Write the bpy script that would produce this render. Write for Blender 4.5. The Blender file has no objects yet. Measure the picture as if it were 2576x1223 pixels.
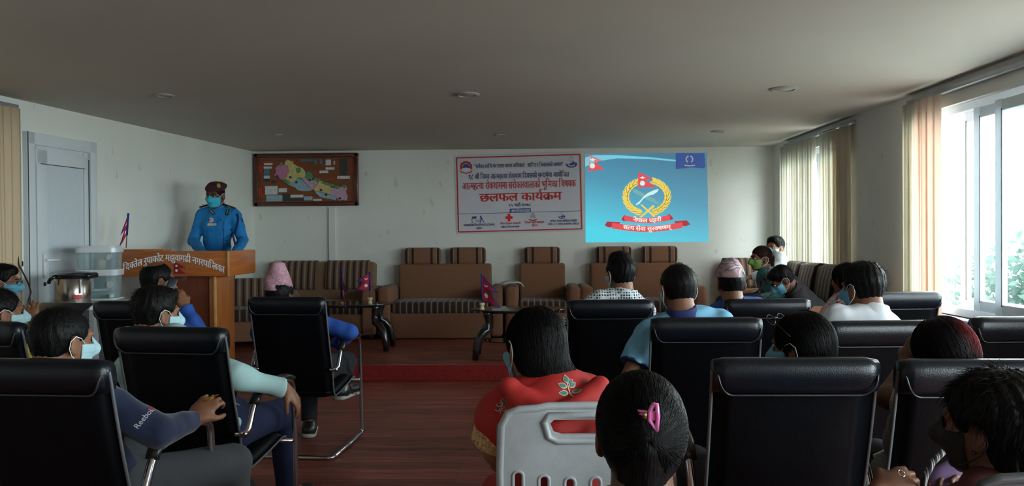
import bpy, bmesh, math, random
import numpy as np
from mathutils import Vector, Matrix, Euler
import openvdb as vdb

S = bpy.context.scene
C = S.collection
PI = math.pi
random.seed(7)
rng = np.random.default_rng(11)

# ---------------------------------------------------------------- camera
F = 1946.0
CAMZ = 1.40
YAW, PITCH, ROLL = math.radians(1.44), math.radians(-0.574), math.radians(0.40)
_f = Vector((-math.sin(YAW) * math.cos(PITCH), math.cos(YAW) * math.cos(PITCH), math.sin(PITCH)))
_r = Vector((math.cos(YAW), math.sin(YAW), 0))
_u = _r.cross(_f)
R_ = _r * math.cos(ROLL) - _u * math.sin(ROLL)
U_ = _u * math.cos(ROLL) + _r * math.sin(ROLL)
cam = bpy.data.cameras.new('camera')
cam.sensor_width = 36.0
cam.lens = 36.0 * F / 2576.0
cam.clip_start = 0.05
co = bpy.data.objects.new('camera', cam)
C.objects.link(co)
m3 = Matrix((R_, U_, -_f)).transposed()
co.matrix_world = Matrix.Translation((0, 0, CAMZ)) @ m3.to_4x4()
S.camera = co


def ray(px, py):
    return _f + R_ * ((px - 1288.0) / F) - U_ * ((py - 611.5) / F)


def P(px, py, depth):          # place at a measured distance
    return Vector((0, 0, CAMZ)) + ray(px, py) * depth


def PY(px, py, y):
    d = ray(px, py)
    return Vector((0, 0, CAMZ)) + d * (y / d.y)


def PX(px, py, x):
    d = ray(px, py)
    return Vector((0, 0, CAMZ)) + d * (x / d.x)


def PZ(px, py, z):
    d = ray(px, py)
    return Vector((0, 0, CAMZ)) + d * ((z - CAMZ) / d.z)


# ---------------------------------------------------------------- view, sky, daylight
S.view_settings.view_transform = 'Standard'
S.view_settings.look = 'None'
S.view_settings.gamma = 1.0
S.view_settings.use_curve_mapping = False
S.view_settings.exposure = 0.0
W = bpy.data.worlds.new('overcast_sky')
S.world = W
W.use_nodes = True
_bg = W.node_tree.nodes['Background']
_wt = W.node_tree
_tc = _wt.nodes.new('ShaderNodeTexCoord'); _sx = _wt.nodes.new('ShaderNodeSeparateXYZ'); _rp = _wt.nodes.new('ShaderNodeValToRGB')
_wt.links.new(_tc.outputs['Generated'], _sx.inputs[0])
_mr = _wt.nodes.new('ShaderNodeMapRange'); _mr.inputs[1].default_value = -1; _wt.links.new(_sx.outputs[2], _mr.inputs[0])
_wt.links.new(_mr.outputs[0], _rp.inputs[0])          # 0 straight down, .5 horizon, 1 zenith
_rp.color_ramp.elements[0].position = .40; _rp.color_ramp.elements[0].color = (.24, .25, .235, 1)     # unseen ground half, darkened to cut upward light on the ceiling
_rp.color_ramp.elements[1].position = .52; _rp.color_ramp.elements[1].color = (.88, .96, .99, 1)      # bright overcast
_wt.links.new(_rp.outputs[0], _bg.inputs[0])
_bg.inputs[1].default_value = 26.5
S.cycles.max_bounces = 7
S.cycles.diffuse_bounces = 4
S.cycles.glossy_bounces = 3
S.cycles.transmission_bounces = 6
S.cycles.transparent_max_bounces = 10
S.cycles.sample_clamp_indirect = 4.0
S.cycles.caustics_reflective = False
S.cycles.caustics_refractive = False
S.cycles.use_denoising = True

ZC = 2.52          # ceiling
ZD = 0.15          # dais height
YB = 10.05         # back wall
XR = 3.11          # right wall


def XL(y):         # the left wall leans outwards towards the viewer
    return -3.63 - 0.126 * (YB - y)


def portal(y0, y1, z0, z1, x):
    l = bpy.data.lights.new('window_portal', 'AREA')
    l.shape = 'RECTANGLE'; l.size = z1 - z0; l.size_y = y1 - y0
    l.cycles.is_portal = True
    o = bpy.data.objects.new('window_portal', l); C.objects.link(o)
    o.location = (x, (y0 + y1) / 2, (z0 + z1) / 2)
    o.rotation_euler = (0, PI / 2, 0)      # -Z of the light looks to -X, into the room
    return o


WINS = [(7.68, 9.55, 0.78, 2.34), (3.2, 6.50, 0.78, 2.34), (-1.9, 1.9, 0.78, 2.34)]
for a, b, c, d in WINS:
    portal(a, b, c, d, XR + 0.22)

# ---------------------------------------------------------------- materials
_mats = {}


def srgb(r, g, b):
    f = lambda c: ((c / 255 + .055) / 1.055) ** 2.4 if c > 10 else c / 255 / 12.92
    return (f(r), f(g), f(b))


class NT:
    def __init__(s, name):
        s.m = bpy.data.materials.new(name); s.m.use_nodes = True
        s.t = s.m.node_tree; s.b = s.t.nodes['Principled BSDF']

    def n(s, t, **kw):
        x = s.t.nodes.new(t)
        for k, v in kw.items():
            setattr(x, k, v)
        return x

    def l(s, a, b):
        s.t.links.new(a, b)

    def set(s, **kw):
        for k, v in kw.items():
            s.b.inputs[k.replace('_', ' ')].default_value = v


def mat(name, col, rough=.6, metal=0., var=.12, vs=8., bump=0., bs=60., stretch=(1, 1, 1), spec=.5, coat=0., sheen=0.):
    if name in _mats:
        return _mats[name]
    k = NT(name)
    k.set(Roughness=rough, Metallic=metal)
    k.b.inputs['Specular IOR Level'].default_value = spec
    if coat:
        k.b.inputs['Coat Weight'].default_value = coat
    if sheen:
        k.b.inputs['Sheen Weight'].default_value = sheen
    tc = k.n('ShaderNodeTexCoord'); mp = k.n('ShaderNodeMapping')
    mp.inputs['Scale'].default_value = stretch
    k.l(tc.outputs['Object'], mp.inputs[0])
    no = k.n('ShaderNodeTexNoise'); no.inputs['Scale'].default_value = vs; no.inputs['Detail'].default_value = 4
    k.l(mp.outputs[0], no.inputs['Vector'])
    rp = k.n('ShaderNodeValToRGB')
    rp.color_ramp.elements[0].position = .3; rp.color_ramp.elements[1].position = .7
    rp.color_ramp.elements[0].color = (*[c * (1 - var) for c in col], 1)
    rp.color_ramp.elements[1].color = (*[min(1, c * (1 + var)) for c in col], 1)
    k.l(no.outputs[0], rp.inputs[0]); k.l(rp.outputs[0], k.b.inputs['Base Color'])
    if bump:
        n2 = k.n('ShaderNodeTexNoise'); n2.inputs['Scale'].default_value = bs; n2.inputs['Detail'].default_value = 3
        k.l(mp.outputs[0], n2.inputs['Vector'])
        bp = k.n('ShaderNodeBump'); bp.inputs['Strength'].default_value = bump; bp.inputs['Distance'].default_value = .01
        k.l(n2.outputs[0], bp.inputs['Height']); k.l(bp.outputs[0], k.b.inputs['Normal'])
    _mats[name] = k.m
    return k.m


def emis(name, col, st=1.0):
    if name in _mats:
        return _mats[name]
    k = NT(name)
    k.set(Roughness=.8)
    k.b.inputs['Base Color'].default_value = (.02, .02, .02, 1)
    k.b.inputs['Emission Color'].default_value = (*col, 1)
    k.b.inputs['Emission Strength'].default_value = st
    _mats[name] = k.m
    return k.m


def glass(name, tint=(1, 1, 1), refl=.06, dens=1.0):
    if name in _mats:
        return _mats[name]
    k = NT(name)
    out = k.t.nodes['Material Output']
    tr = k.n('ShaderNodeBsdfTransparent'); tr.inputs[0].default_value = (*tint, 1)
    gl = k.n('ShaderNodeBsdfGlossy'); gl.inputs['Roughness'].default_value = .03
    fr = k.n('ShaderNodeLayerWeight'); fr.inputs['Blend'].default_value = .12
    ml = k.n('ShaderNodeMath', operation='MULTIPLY'); ml.inputs[1].default_value = .35; k.l(fr.outputs['Facing'], ml.inputs[0])
    mx = k.n('ShaderNodeMixShader')
    k.l(ml.outputs[0], mx.inputs[0]); k.l(tr.outputs[0], mx.inputs[1]); k.l(gl.outputs[0], mx.inputs[2])
    k.l(mx.outputs[0], out.inputs[0])
    _mats[name] = k.m
    return k.m


def cloth_translucent(name, col, tr=.5):
    if name in _mats:
        return _mats[name]
    k = NT(name)
    out = k.t.nodes['Material Output']
    df = k.n('ShaderNodeBsdfDiffuse'); tl = k.n('ShaderNodeBsdfTranslucent')
    tc = k.n('ShaderNodeTexCoord'); no = k.n('ShaderNodeTexNoise'); no.inputs['Scale'].default_value = 5
    k.l(tc.outputs['Object'], no.inputs['Vector'])
    rp = k.n('ShaderNodeValToRGB')
    rp.color_ramp.elements[0].color = (*[c * .92 for c in col], 1); rp.color_ramp.elements[1].color = (*col, 1)
    k.l(no.outputs[0], rp.inputs[0])
    k.l(rp.outputs[0], df.inputs[0]); k.l(rp.outputs[0], tl.inputs[0])
    mx = k.n('ShaderNodeMixShader'); mx.inputs[0].default_value = tr
    k.l(df.outputs[0], mx.inputs[1]); k.l(tl.outputs[0], mx.inputs[2]); k.l(mx.outputs[0], out.inputs[0])
    _mats[name] = k.m
    return k.m


def stripes(name, stops, period, axis=0, absx=False, rough=.85):
    """fabric with constant-colour stripes: stops = [(pos, colour)...] over one period of the object's own axis"""
    if name in _mats:
        return _mats[name]
    k = NT(name); k.set(Roughness=rough)
    k.b.inputs['Sheen Weight'].default_value = .15
    tc = k.n('ShaderNodeTexCoord'); sp = k.n('ShaderNodeSeparateXYZ'); k.l(tc.outputs['Object'], sp.inputs[0])
    src = sp.outputs[axis]
    if absx:
        a = k.n('ShaderNodeMath', operation='ABSOLUTE'); k.l(src, a.inputs[0]); src = a.outputs[0]
    dv = k.n('ShaderNodeMath', operation='DIVIDE'); k.l(src, dv.inputs[0]); dv.inputs[1].default_value = period
    fr = k.n('ShaderNodeMath', operation='FRACT'); k.l(dv.outputs[0], fr.inputs[0])
    rp = k.n('ShaderNodeValToRGB'); cr = rp.color_ramp; cr.interpolation = 'CONSTANT'
    cr.elements[0].position = stops[0][0]; cr.elements[0].color = (*stops[0][1], 1)
    cr.elements[1].position = stops[1][0]; cr.elements[1].color = (*stops[1][1], 1)
    for p, c in stops[2:]:
        e = cr.elements.new(p); e.color = (*c, 1)
    k.l(fr.outputs[0], rp.inputs[0])
    no = k.n('ShaderNodeTexNoise'); no.inputs['Scale'].default_value = 300
    k.l(tc.outputs['Object'], no.inputs['Vector'])
    mr = k.n('ShaderNodeMapRange'); mr.inputs[3].default_value = .75; mr.inputs[4].default_value = 1.25
    k.l(no.outputs[0], mr.inputs[0])
    mu = k.n('ShaderNodeVectorMath', operation='SCALE'); k.l(rp.outputs[0], mu.inputs[0]); k.l(mr.outputs[0], mu.inputs['Scale'])
    k.l(mu.outputs[0], k.b.inputs['Base Color'])
    _mats[name] = k.m
    return k.m


def printed(name, cols, scale=30., kind='voronoi', rough=.85, pos=(.3, .55)):
    """patterned cloth from a cell or dot texture"""
    if name in _mats:
        return _mats[name]
    k = NT(name); k.set(Roughness=rough)
    tc = k.n('ShaderNodeTexCoord')
    if kind == 'dots':
        v = k.n('ShaderNodeTexVoronoi'); v.inputs['Scale'].default_value = scale; v.inputs['Randomness'].default_value = .0
        o = v.outputs['Distance']
    elif kind == 'noise':
        v = k.n('ShaderNodeTexNoise'); v.inputs['Scale'].default_value = scale; v.inputs['Detail'].default_value = 1.5
        v.inputs['Distortion'].default_value = 1.2
        o = v.outputs[0]
    else:
        v = k.n('ShaderNodeTexVoronoi'); v.inputs['Scale'].default_value = scale
        o = v.outputs['Distance']
    k.l(tc.outputs['Object'], v.inputs['Vector'])
    rp = k.n('ShaderNodeValToRGB'); cr = rp.color_ramp; cr.interpolation = 'CONSTANT'
    cr.elements[0].position = 0; cr.elements[0].color = (*cols[0], 1)
    cr.elements[1].position = pos[0]; cr.elements[1].color = (*cols[1], 1)
    for p, c in zip(pos[1:], cols[2:]):
        e = cr.elements.new(p); e.color = (*c, 1)
    k.l(o, rp.inputs[0]); k.l(rp.outputs[0], k.b.inputs['Base Color'])
    _mats[name] = k.m
    return k.m


# ---------------------------------------------------------------- mesh helpers
def link(name, me, m=None, parent=None, smooth=False):
    o = bpy.data.objects.new(name, me)
    C.objects.link(o)
    if m is not None:
        for x in (m if isinstance(m, (list, tuple)) else [m]):
            me.materials.append(x)
    if parent is not None:
        o.parent = parent
    if smooth and len(me.polygons):
        me.polygons.foreach_set('use_smooth', [True] * len(me.polygons))
    return o


def ob(name, bm, m=None, parent=None, smooth=False, angle=None):
    me = bpy.data.meshes.new(name); bm.normal_update(); bm.to_mesh(me); bm.free()
    o = link(name, me, m, parent, smooth)
    if angle is not None and len(me.polygons):
        me.polygons.foreach_set('use_smooth', [True] * len(me.polygons))
        try:
            me.set_sharp_from_angle(angle=math.radians(angle))
        except Exception:
            pass
    return o


def tag(o, label=None, cat=None, group=None, kind=None):
    if label: o['label'] = label
    if cat: o['category'] = cat
    if group: o['group'] = group
    if kind: o['kind'] = kind
    return o


def thing(name, label, cat, loc=(0, 0, 0), rz=0, group=None):
    o = bpy.data.objects.new(name, None); C.objects.link(o)
    o.location = loc; o.rotation_euler = (0, 0, rz); o.empty_display_size = .1
    return tag(o, label, cat, group)


def struct(o):
    o['kind'] = 'structure'
    return o


def B():
    return bmesh.new()


def add_box(bm, c, s, bev=0., seg=2, rot=None):
    r = bmesh.ops.create_cube(bm, size=1)
    M = Matrix.Translation(c) @ (rot.to_4x4() if rot is not None else Matrix()) @ Matrix.Diagonal((*s, 1))
    bmesh.ops.transform(bm, matrix=M, verts=r['verts'])
    if bev > 0:
        es = list({e for v in r['verts'] for e in v.link_edges})
        bmesh.ops.bevel(bm, geom=es, offset=min(bev, min(s) * .49), segments=seg, profile=.5, affect='EDGES')
    return bm


def tube(bm, pts, r, n=10, cap=True, flat=None):
    """tube along points; r number or list; flat=(normal, thickness ratio) squashes it"""
    pts = [Vector(p) for p in pts]
    rs = r if isinstance(r, (list, tuple)) else [r] * len(pts)
    rings = []; up = None
    for i, p in enumerate(pts):
        t = (pts[min(i + 1, len(pts) - 1)] - pts[max(i - 1, 0)])
        if t.length < 1e-9: t = Vector((0, 0, 1))
        t.normalize()
        if up is None:
            up = t.orthogonal() if flat is None else (Vector(flat[0]) - t * t.dot(Vector(flat[0])))
        up = (up - t * up.dot(t))
        if up.length < 1e-6: up = t.orthogonal()
        up.normalize()
        sd = t.cross(up)
        k = 1. if flat is None else flat[1]
        rings.append([bm.verts.new(p + up * (rs[i] * k * math.cos(a)) + sd * (rs[i] * math.sin(a)))
                      for a in [2 * PI * j / n for j in range(n)]])
    for a, b in zip(rings, rings[1:]):
        for j in range(n):
            bm.faces.new((a[j], a[(j + 1) % n], b[(j + 1) % n], b[j]))
    if cap:
        bm.faces.new(rings[0][::-1]); bm.faces.new(rings[-1])
    return bm


def arc(pts, rad=.05, n=5):
    """polyline with rounded corners"""
    pts = [Vector(p) for p in pts]
    out = [pts[0]]
    for a, b, c in zip(pts, pts[1:], pts[2:]):
        d1 = (a - b); d2 = (c - b)
        k = min(rad, d1.length * .45, d2.length * .45)
        p = b + d1.normalized() * k; q = b + d2.normalized() * k
        for i in range(n + 1):
            t = i / n
            out.append(p * (1 - t) ** 2 + b * 2 * t * (1 - t) + q * t * t)
    out.append(pts[-1])
    return out


def lathe(bm, prof, c=(0, 0, 0), n=24, sx=1, sy=1):
    c = Vector(c); rings = []
    for r, z in prof:
        rings.append([bm.verts.new(c + Vector((r * sx * math.cos(2 * PI * j / n), r * sy * math.sin(2 * PI * j / n), z))) for j in range(n)])
    for a, b in zip(rings, rings[1:]):
        for j in range(n):
            bm.faces.new((a[j], a[(j + 1) % n], b[(j + 1) % n], b[j]))
    if prof[0][0] > 1e-4: bm.faces.new(rings[0][::-1])
    if prof[-1][0] > 1e-4: bm.faces.new(rings[-1])
    return bm


def prism(bm, poly, y0, y1, plane='xz', rot=None, off=(0, 0, 0)):
    """extrude a 2-D polygon; plane xz -> depth along y"""
    off = Vector(off)
    def mk(p, d):
        if plane == 'xz': v = Vector((p[0], d, p[1]))
        elif plane == 'yz': v = Vector((d, p[0], p[1]))
        else: v = Vector((p[0], p[1], d))
        return (rot @ v if rot is not None else v) + off
    a = [bm.verts.new(mk(p, y0)) for p in poly]; b = [bm.verts.new(mk(p, y1)) for p in poly]
    n = len(poly)
    fs = [bm.faces.new(a), bm.faces.new(b[::-1])]
    for i in range(n):
        fs.append(bm.faces.new((a[i], b[i], b[(i + 1) % n], a[(i + 1) % n])))
    bmesh.ops.recalc_face_normals(bm, faces=fs)
    return bm


def dup(o, parent=None):
    c = o.copy(); C.objects.link(c); c.parent = parent
    for ch in list(o.children):
        dup(ch, c)
    return c


# ---------------------------------------------------------------- Devanagari lettering
_gl = {}
BAR = set('खगघचजझञणतथधनपबभमयलवशषस')


def _raw(ch, off):
    c = bpy.data.curves.new('t', 'FONT'); c.body = ch; c.size = 1; c.offset = off; c.resolution_u = 3
    o = bpy.data.objects.new('t', c); C.objects.link(o)
    dg = bpy.context.evaluated_depsgraph_get()
    m = bpy.data.meshes.new_from_object(o.evaluated_get(dg))
    bpy.data.objects.remove(o); bpy.data.curves.remove(c)
    v = [(x.co.x, x.co.y) for x in m.vertices]; f = [tuple(p.vertices) for p in m.polygons]
    bpy.data.meshes.remove(m)
    return v, f


def glyph(ch, off=.012):
    if (ch, off) not in _gl:
        v, f = _raw(ch, off)
        v2, _ = _raw(ch + '।', 0); adv = max(p[0] for p in v2) - .275 if v2 else .3
        if ch == ' ': v, f, adv = [], [], .26
        _gl[(ch, off)] = (v, f, adv)
    return _gl[(ch, off)]


def half(ch, off):
    k = (ch + 'half', off)
    if k not in _gl:
        v, f, adv = glyph(ch, off)
        bm = bmesh.new(); vs = [bm.verts.new((x, y, 0)) for x, y in v]
        for q in f: bm.faces.new([vs[i] for i in q])
        cut = adv - .185 if ch != 'क' else adv - .21
        bmesh.ops.bisect_plane(bm, geom=bm.verts[:] + bm.edges[:] + bm.faces[:], plane_co=(cut, 0, 0), plane_no=(1, 0, 0), clear_outer=True)
        bm.verts.index_update()
        _gl[k] = ([(x.co.x, x.co.y) for x in bm.verts], [tuple(y.index for y in q.verts) for q in bm.faces], cut)
        bm.free()
    return _gl[k]


def stroke2(pts, w):
    v = []; f = []
    for i, (x, y) in enumerate(pts):
        a = pts[max(i - 1, 0)]; b = pts[min(i + 1, len(pts) - 1)]
        dx, dy = b[0] - a[0], b[1] - a[1]; L = math.hypot(dx, dy) or 1
        v += [(x - dy / L * w, y + dx / L * w), (x + dy / L * w, y - dx / L * w)]
    for i in range(len(pts) - 1):
        f.append((2 * i, 2 * i + 1, 2 * i + 3, 2 * i + 2))
    return v, f


def shape_text(s, off=.012):
    V = []; Fc = []; pen = 0.
    def put(v, f, x, y=0.):
        b = len(V)
        V.extend([(p[0] + x, p[1] + y) for p in v]); Fc.extend([tuple(i + b for i in q) for q in f])
    iscons = lambda c: '\u0915' <= c <= '\u0939'
    i = 0; n = len(s)
    while i < n:
        c = s[i]
        if not iscons(c):
            v, f, a = glyph(c, off); put(v, f, pen); pen += a; i += 1
            while i < n and s[i] in 'ंँ':
                v, f, a = glyph(s[i], off); put(v, f, pen); i += 1
            continue
        cons = [c]; i += 1; vir = False
        while i < n and s[i] == '्':
            if i + 1 < n and iscons(s[i + 1]):
                cons.append(s[i + 1]); i += 2
            else:
                vir = True; i += 1; break
        mat_ = []
        while i < n and s[i] in 'ािीुूृेैोौंँः':
            mat_.append(s[i]); i += 1
        reph = len(cons) > 1 and cons[0] == 'र'
        if reph: cons = cons[1:]
        if 'ि' in mat_:
            v, f, a = glyph('ि', off); put(v, f, pen); pen += a
        k = 0
        while k < len(cons):
            c = cons[k]
            nx = cons[k + 1] if k + 1 < len(cons) else None
            if nx == 'र':
                v, f, a = glyph(c, off); put(v, f, pen)
                sv, sf = stroke2([(a - .17, .27), (a - .30, .14), (a - .42, .06)] if c != 'क' else [(.40, .24), (.27, .12), (.16, .05)], .035)
                put(sv, sf, pen); pen += a; k += 2; continue
            if nx is not None:
                if c in BAR or c in 'कफ':
                    v, f, a = half(c, off); put(v, f, pen); pen += a
                else:
                    v, f, a = glyph(c, off); put(v, f, pen); h = glyph('्', off); pen += a; put(h[0], h[1], pen)
            else:
                v, f, a = glyph(c, off); put(v, f, pen); pen += a
            k += 1
        if vir:
            h = glyph('्', off); put(h[0], h[1], pen)
        for x in mat_:
            if x == 'ि': continue
            v, f, a = glyph(x, off)
            dx = -.05 if x in 'ुू' and cons[-1] == 'र' else 0
            put(v, f, pen + dx)
            if x in 'ाीोौः': pen += a
        if reph:
            sv, sf = stroke2([(-.12 + .11 * math.cos(t), .74 + .11 * math.sin(t)) for t in [PI * 1.35 - j * .42 for j in range(9)]], .03)
            put(sv, sf, pen)
    return V, Fc, pen


def lettering(name, s, m, parent, x0, x1, zc, h, y, bold=.012, arcf=None, rz=0., th=.0012):
    """a line of writing standing in the xz plane, facing -y, between x0 and x1, capital height h, headline centred on zc"""
    V0, F0, w = shape_text(s, .003)
    V = []; Fc = []
    for dx in ((-bold, 0, bold) if bold > 0 else (0,)):
        b_ = len(V); V += [(p[0] + dx, p[1]) for p in V0]; Fc += [tuple(i + b_ for i in q) for q in F0]
    sx = (x1 - x0) / w; sy = h / .622
    bm = bmesh.new(); vs = []
    for (a, b) in V:
        X = x0 + a * sx; Z = zc + (b - .311) * sy
        if arcf: X, Z = arcf(X, Z)
        if rz:
            cx = (x0 + x1) / 2; dx, dz = X - cx, Z - zc
            X = cx + dx * math.cos(rz) - dz * math.sin(rz); Z = zc + dx * math.sin(rz) + dz * math.cos(rz)
        vs.append(bm.verts.new((X, y - .0003 * (len(vs) // max(1, len(V0))), Z)))
    for q in Fc:
        try:
            bm.faces.new([vs[i] for i in q])
        except ValueError:
            pass
    bmesh.ops.recalc_face_normals(bm, faces=bm.faces)
    r = bmesh.ops.extrude_face_region(bm, geom=bm.faces[:])
    bmesh.ops.translate(bm, verts=[e for e in r['geom'] if isinstance(e, bmesh.types.BMVert)], vec=(0, -th, 0))
    bmesh.ops.recalc_face_normals(bm, faces=bm.faces)
    return ob(name, bm, m, parent)
# ================================================================ THE ROOM
def wall_mat():
    k = NT('painted_plaster'); k.set(Roughness=.75)
    k.b.inputs['Specular IOR Level'].default_value = .3
    tc = k.n('ShaderNodeTexCoord')
    n1 = k.n('ShaderNodeTexNoise'); n1.inputs['Scale'].default_value = 1.3; n1.inputs['Detail'].default_value = 6
    k.l(tc.outputs['Object'], n1.inputs['Vector'])
    rp = k.n('ShaderNodeValToRGB')
    rp.color_ramp.elements[0].position = .3; rp.color_ramp.elements[0].color = (.74, .755, .70, 1)
    rp.color_ramp.elements[1].position = .7; rp.color_ramp.elements[1].color = (.82, .83, .78, 1)
    k.l(n1.outputs[0], rp.inputs[0])
    # sparse scuffs, tall and narrow
    mp = k.n('ShaderNodeMapping'); mp.inputs['Scale'].default_value = (9, 9, 3.2)
    k.l(tc.outputs['Object'], mp.inputs[0])
    n2 = k.n('ShaderNodeTexNoise'); n2.inputs['Scale'].default_value = 1.6; n2.inputs['Detail'].default_value = 3
    k.l(mp.outputs[0], n2.inputs['Vector'])
    r2 = k.n('ShaderNodeValToRGB')
    r2.color_ramp.elements[0].position = .67; r2.color_ramp.elements[0].color = (0, 0, 0, 1)
    r2.color_ramp.elements[1].position = .71; r2.color_ramp.elements[1].color = (.30, .30, .30, 1)
    k.l(n2.outputs[0], r2.inputs[0])
    mx = k.n('ShaderNodeMixRGB'); mx.inputs[2].default_value = (.38, .38, .33, 1)
    k.l(r2.outputs[0], mx.inputs[0]); k.l(rp.outputs[0], mx.inputs[1]); k.l(mx.outputs[0], k.b.inputs['Base Color'])
    bp = k.n('ShaderNodeBump'); bp.inputs['Strength'].default_value = .08
    n3 = k.n('ShaderNodeTexNoise'); n3.inputs['Scale'].default_value = 40
    k.l(tc.outputs['Object'], n3.inputs['Vector']); k.l(n3.outputs[0], bp.inputs['Height']); k.l(bp.outputs[0], k.b.inputs['Normal'])
    return k.m


def floor_mat():
    k = NT('laminate_planks')
    k.b.inputs['Specular IOR Level'].default_value = .4
    tc = k.n('ShaderNodeTexCoord')
    br = k.n('ShaderNodeTexBrick'); br.offset = .37; br.squash = 1
    br.inputs['Scale'].default_value = 1; br.inputs['Brick Width'].default_value = 1.2; br.inputs['Row Height'].default_value = .066
    br.inputs['Mortar Size'].default_value = .0015; br.inputs['Bias'].default_value = 0
    br.inputs['Color1'].default_value = (.155, .036, .024, 1); br.inputs['Color2'].default_value = (.30, .078, .048, 1)
    br.inputs['Mortar'].default_value = (.02, .008, .006, 1)
    k.l(tc.outputs['Object'], br.inputs['Vector'])
    mp = k.n('ShaderNodeMapping'); mp.inputs['Scale'].default_value = (1.3, 26, 1)
    k.l(tc.outputs['Object'], mp.inputs[0])
    no = k.n('ShaderNodeTexNoise'); no.inputs['Scale'].default_value = 2.2; no.inputs['Detail'].default_value = 6
    k.l(mp.outputs[0], no.inputs['Vector'])
    mr = k.n('ShaderNodeMapRange'); mr.inputs[1].default_value = .3; mr.inputs[2].default_value = .7
    mr.inputs[3].default_value = .35; mr.inputs[4].default_value = 1.7
    k.l(no.outputs[0], mr.inputs[0])
    mu = k.n('ShaderNodeVectorMath', operation='SCALE'); k.l(br.outputs[0], mu.inputs[0]); k.l(mr.outputs[0], mu.inputs['Scale'])
    k.l(mu.outputs[0], k.b.inputs['Base Color'])
    k.set(Roughness=.42)
    return k.m


WALL = wall_mat()
CEIL = mat('ceiling_paint', (.52, .485, .425), .8, var=.04, vs=.8, bump=.05, bs=30)
FLOOR = floor_mat()
UPVC = cloth_translucent('white_window_plastic', (.90, .94, .97), .30)  # translucency added so the frames glow, imitating window bloom
YN = -3.2

bm = B(); prism(bm, [(XL(YN) - .1, YN), (XR + .3, YN), (XR + .3, YB + .2), (XL(YB) - .2, YB + .2)], -.1, 0, 'xy')
struct(ob('floor', bm, FLOOR))
bm = B(); prism(bm, [(XL(YN) - .1, YN), (XR + .3, YN), (XR + .3, YB + .2), (XL(YB) - .2, YB + .2)], ZC, ZC + .12, 'xy')
struct(ob('ceiling', bm, CEIL))
bm = B(); add_box(bm, ((XL(YB) + XR) / 2, YB + .1, ZC / 2), (XR - XL(YB) + .6, .2, ZC))
struct(ob('wall_back', bm, WALL))
bm = B(); add_box(bm, (-1, YN - .1, ZC / 2), (10, .2, ZC))
struct(ob('wall_near', bm, WALL))
bm = B(); prism(bm, [(XL(YN), YN - .2), (XL(YB), YB), (XL(YB) - .2, YB), (XL(YN) - .2, YN - .2)], 0, ZC, 'xy')
struct(ob('wall_left', bm, WALL))
# right wall: piers between the window openings
bm = B()
ys = [YN]
for a, b, c, d in sorted(WINS):
    ys += [a, b]
ys.append(YB + .1)
for i in range(0, len(ys), 2):
    add_box(bm, (XR + .11, (ys[i] + ys[i + 1]) / 2, ZC / 2), (.22, ys[i + 1] - ys[i], ZC))
for a, b, c, d in WINS:
    add_box(bm, (XR + .11, (a + b) / 2, c / 2), (.22, b - a, c))
    add_box(bm, (XR + .11, (a + b) / 2, (d + ZC) / 2), (.22, b - a, ZC - d))
struct(ob('wall_right', bm, WALL))
# shallow boxed pipe chase on the back wall under the framed map
q = PY(829, 600, YB); q2 = PY(846, 600, YB)
bm = B(); add_box(bm, ((q.x + q2.x) / 2, YB - .02, .89), (q2.x - q.x, .04, 1.78 - .002), .004)
struct(ob('trim_1', bm, WALL))

# dais with its red carpeted front edge
Y0D = 7.43
bm = B(); prism(bm, [(XL(Y0D) , Y0D), (1.55, Y0D), (1.55, 5.75), (XR, 5.75), (XR, YB), (XL(YB), YB)], 0.001, ZD, 'xy')
struct(ob('floor_dais', bm, FLOOR))
CARP = mat('red_carpet', (.24, .012, .012), .95, var=.2, vs=30, bump=.5, bs=250)
bm = B(); add_box(bm, ((XL(Y0D) + 1.5) / 2 + .02, Y0D - .006, ZD / 2 + .003), (1.5 - XL(Y0D) - .04, .012, ZD), .003)
tag(ob('carpet_runner', bm, CARP), 'red carpet strip covering the front edge of the low wooden dais', 'carpet')


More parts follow.
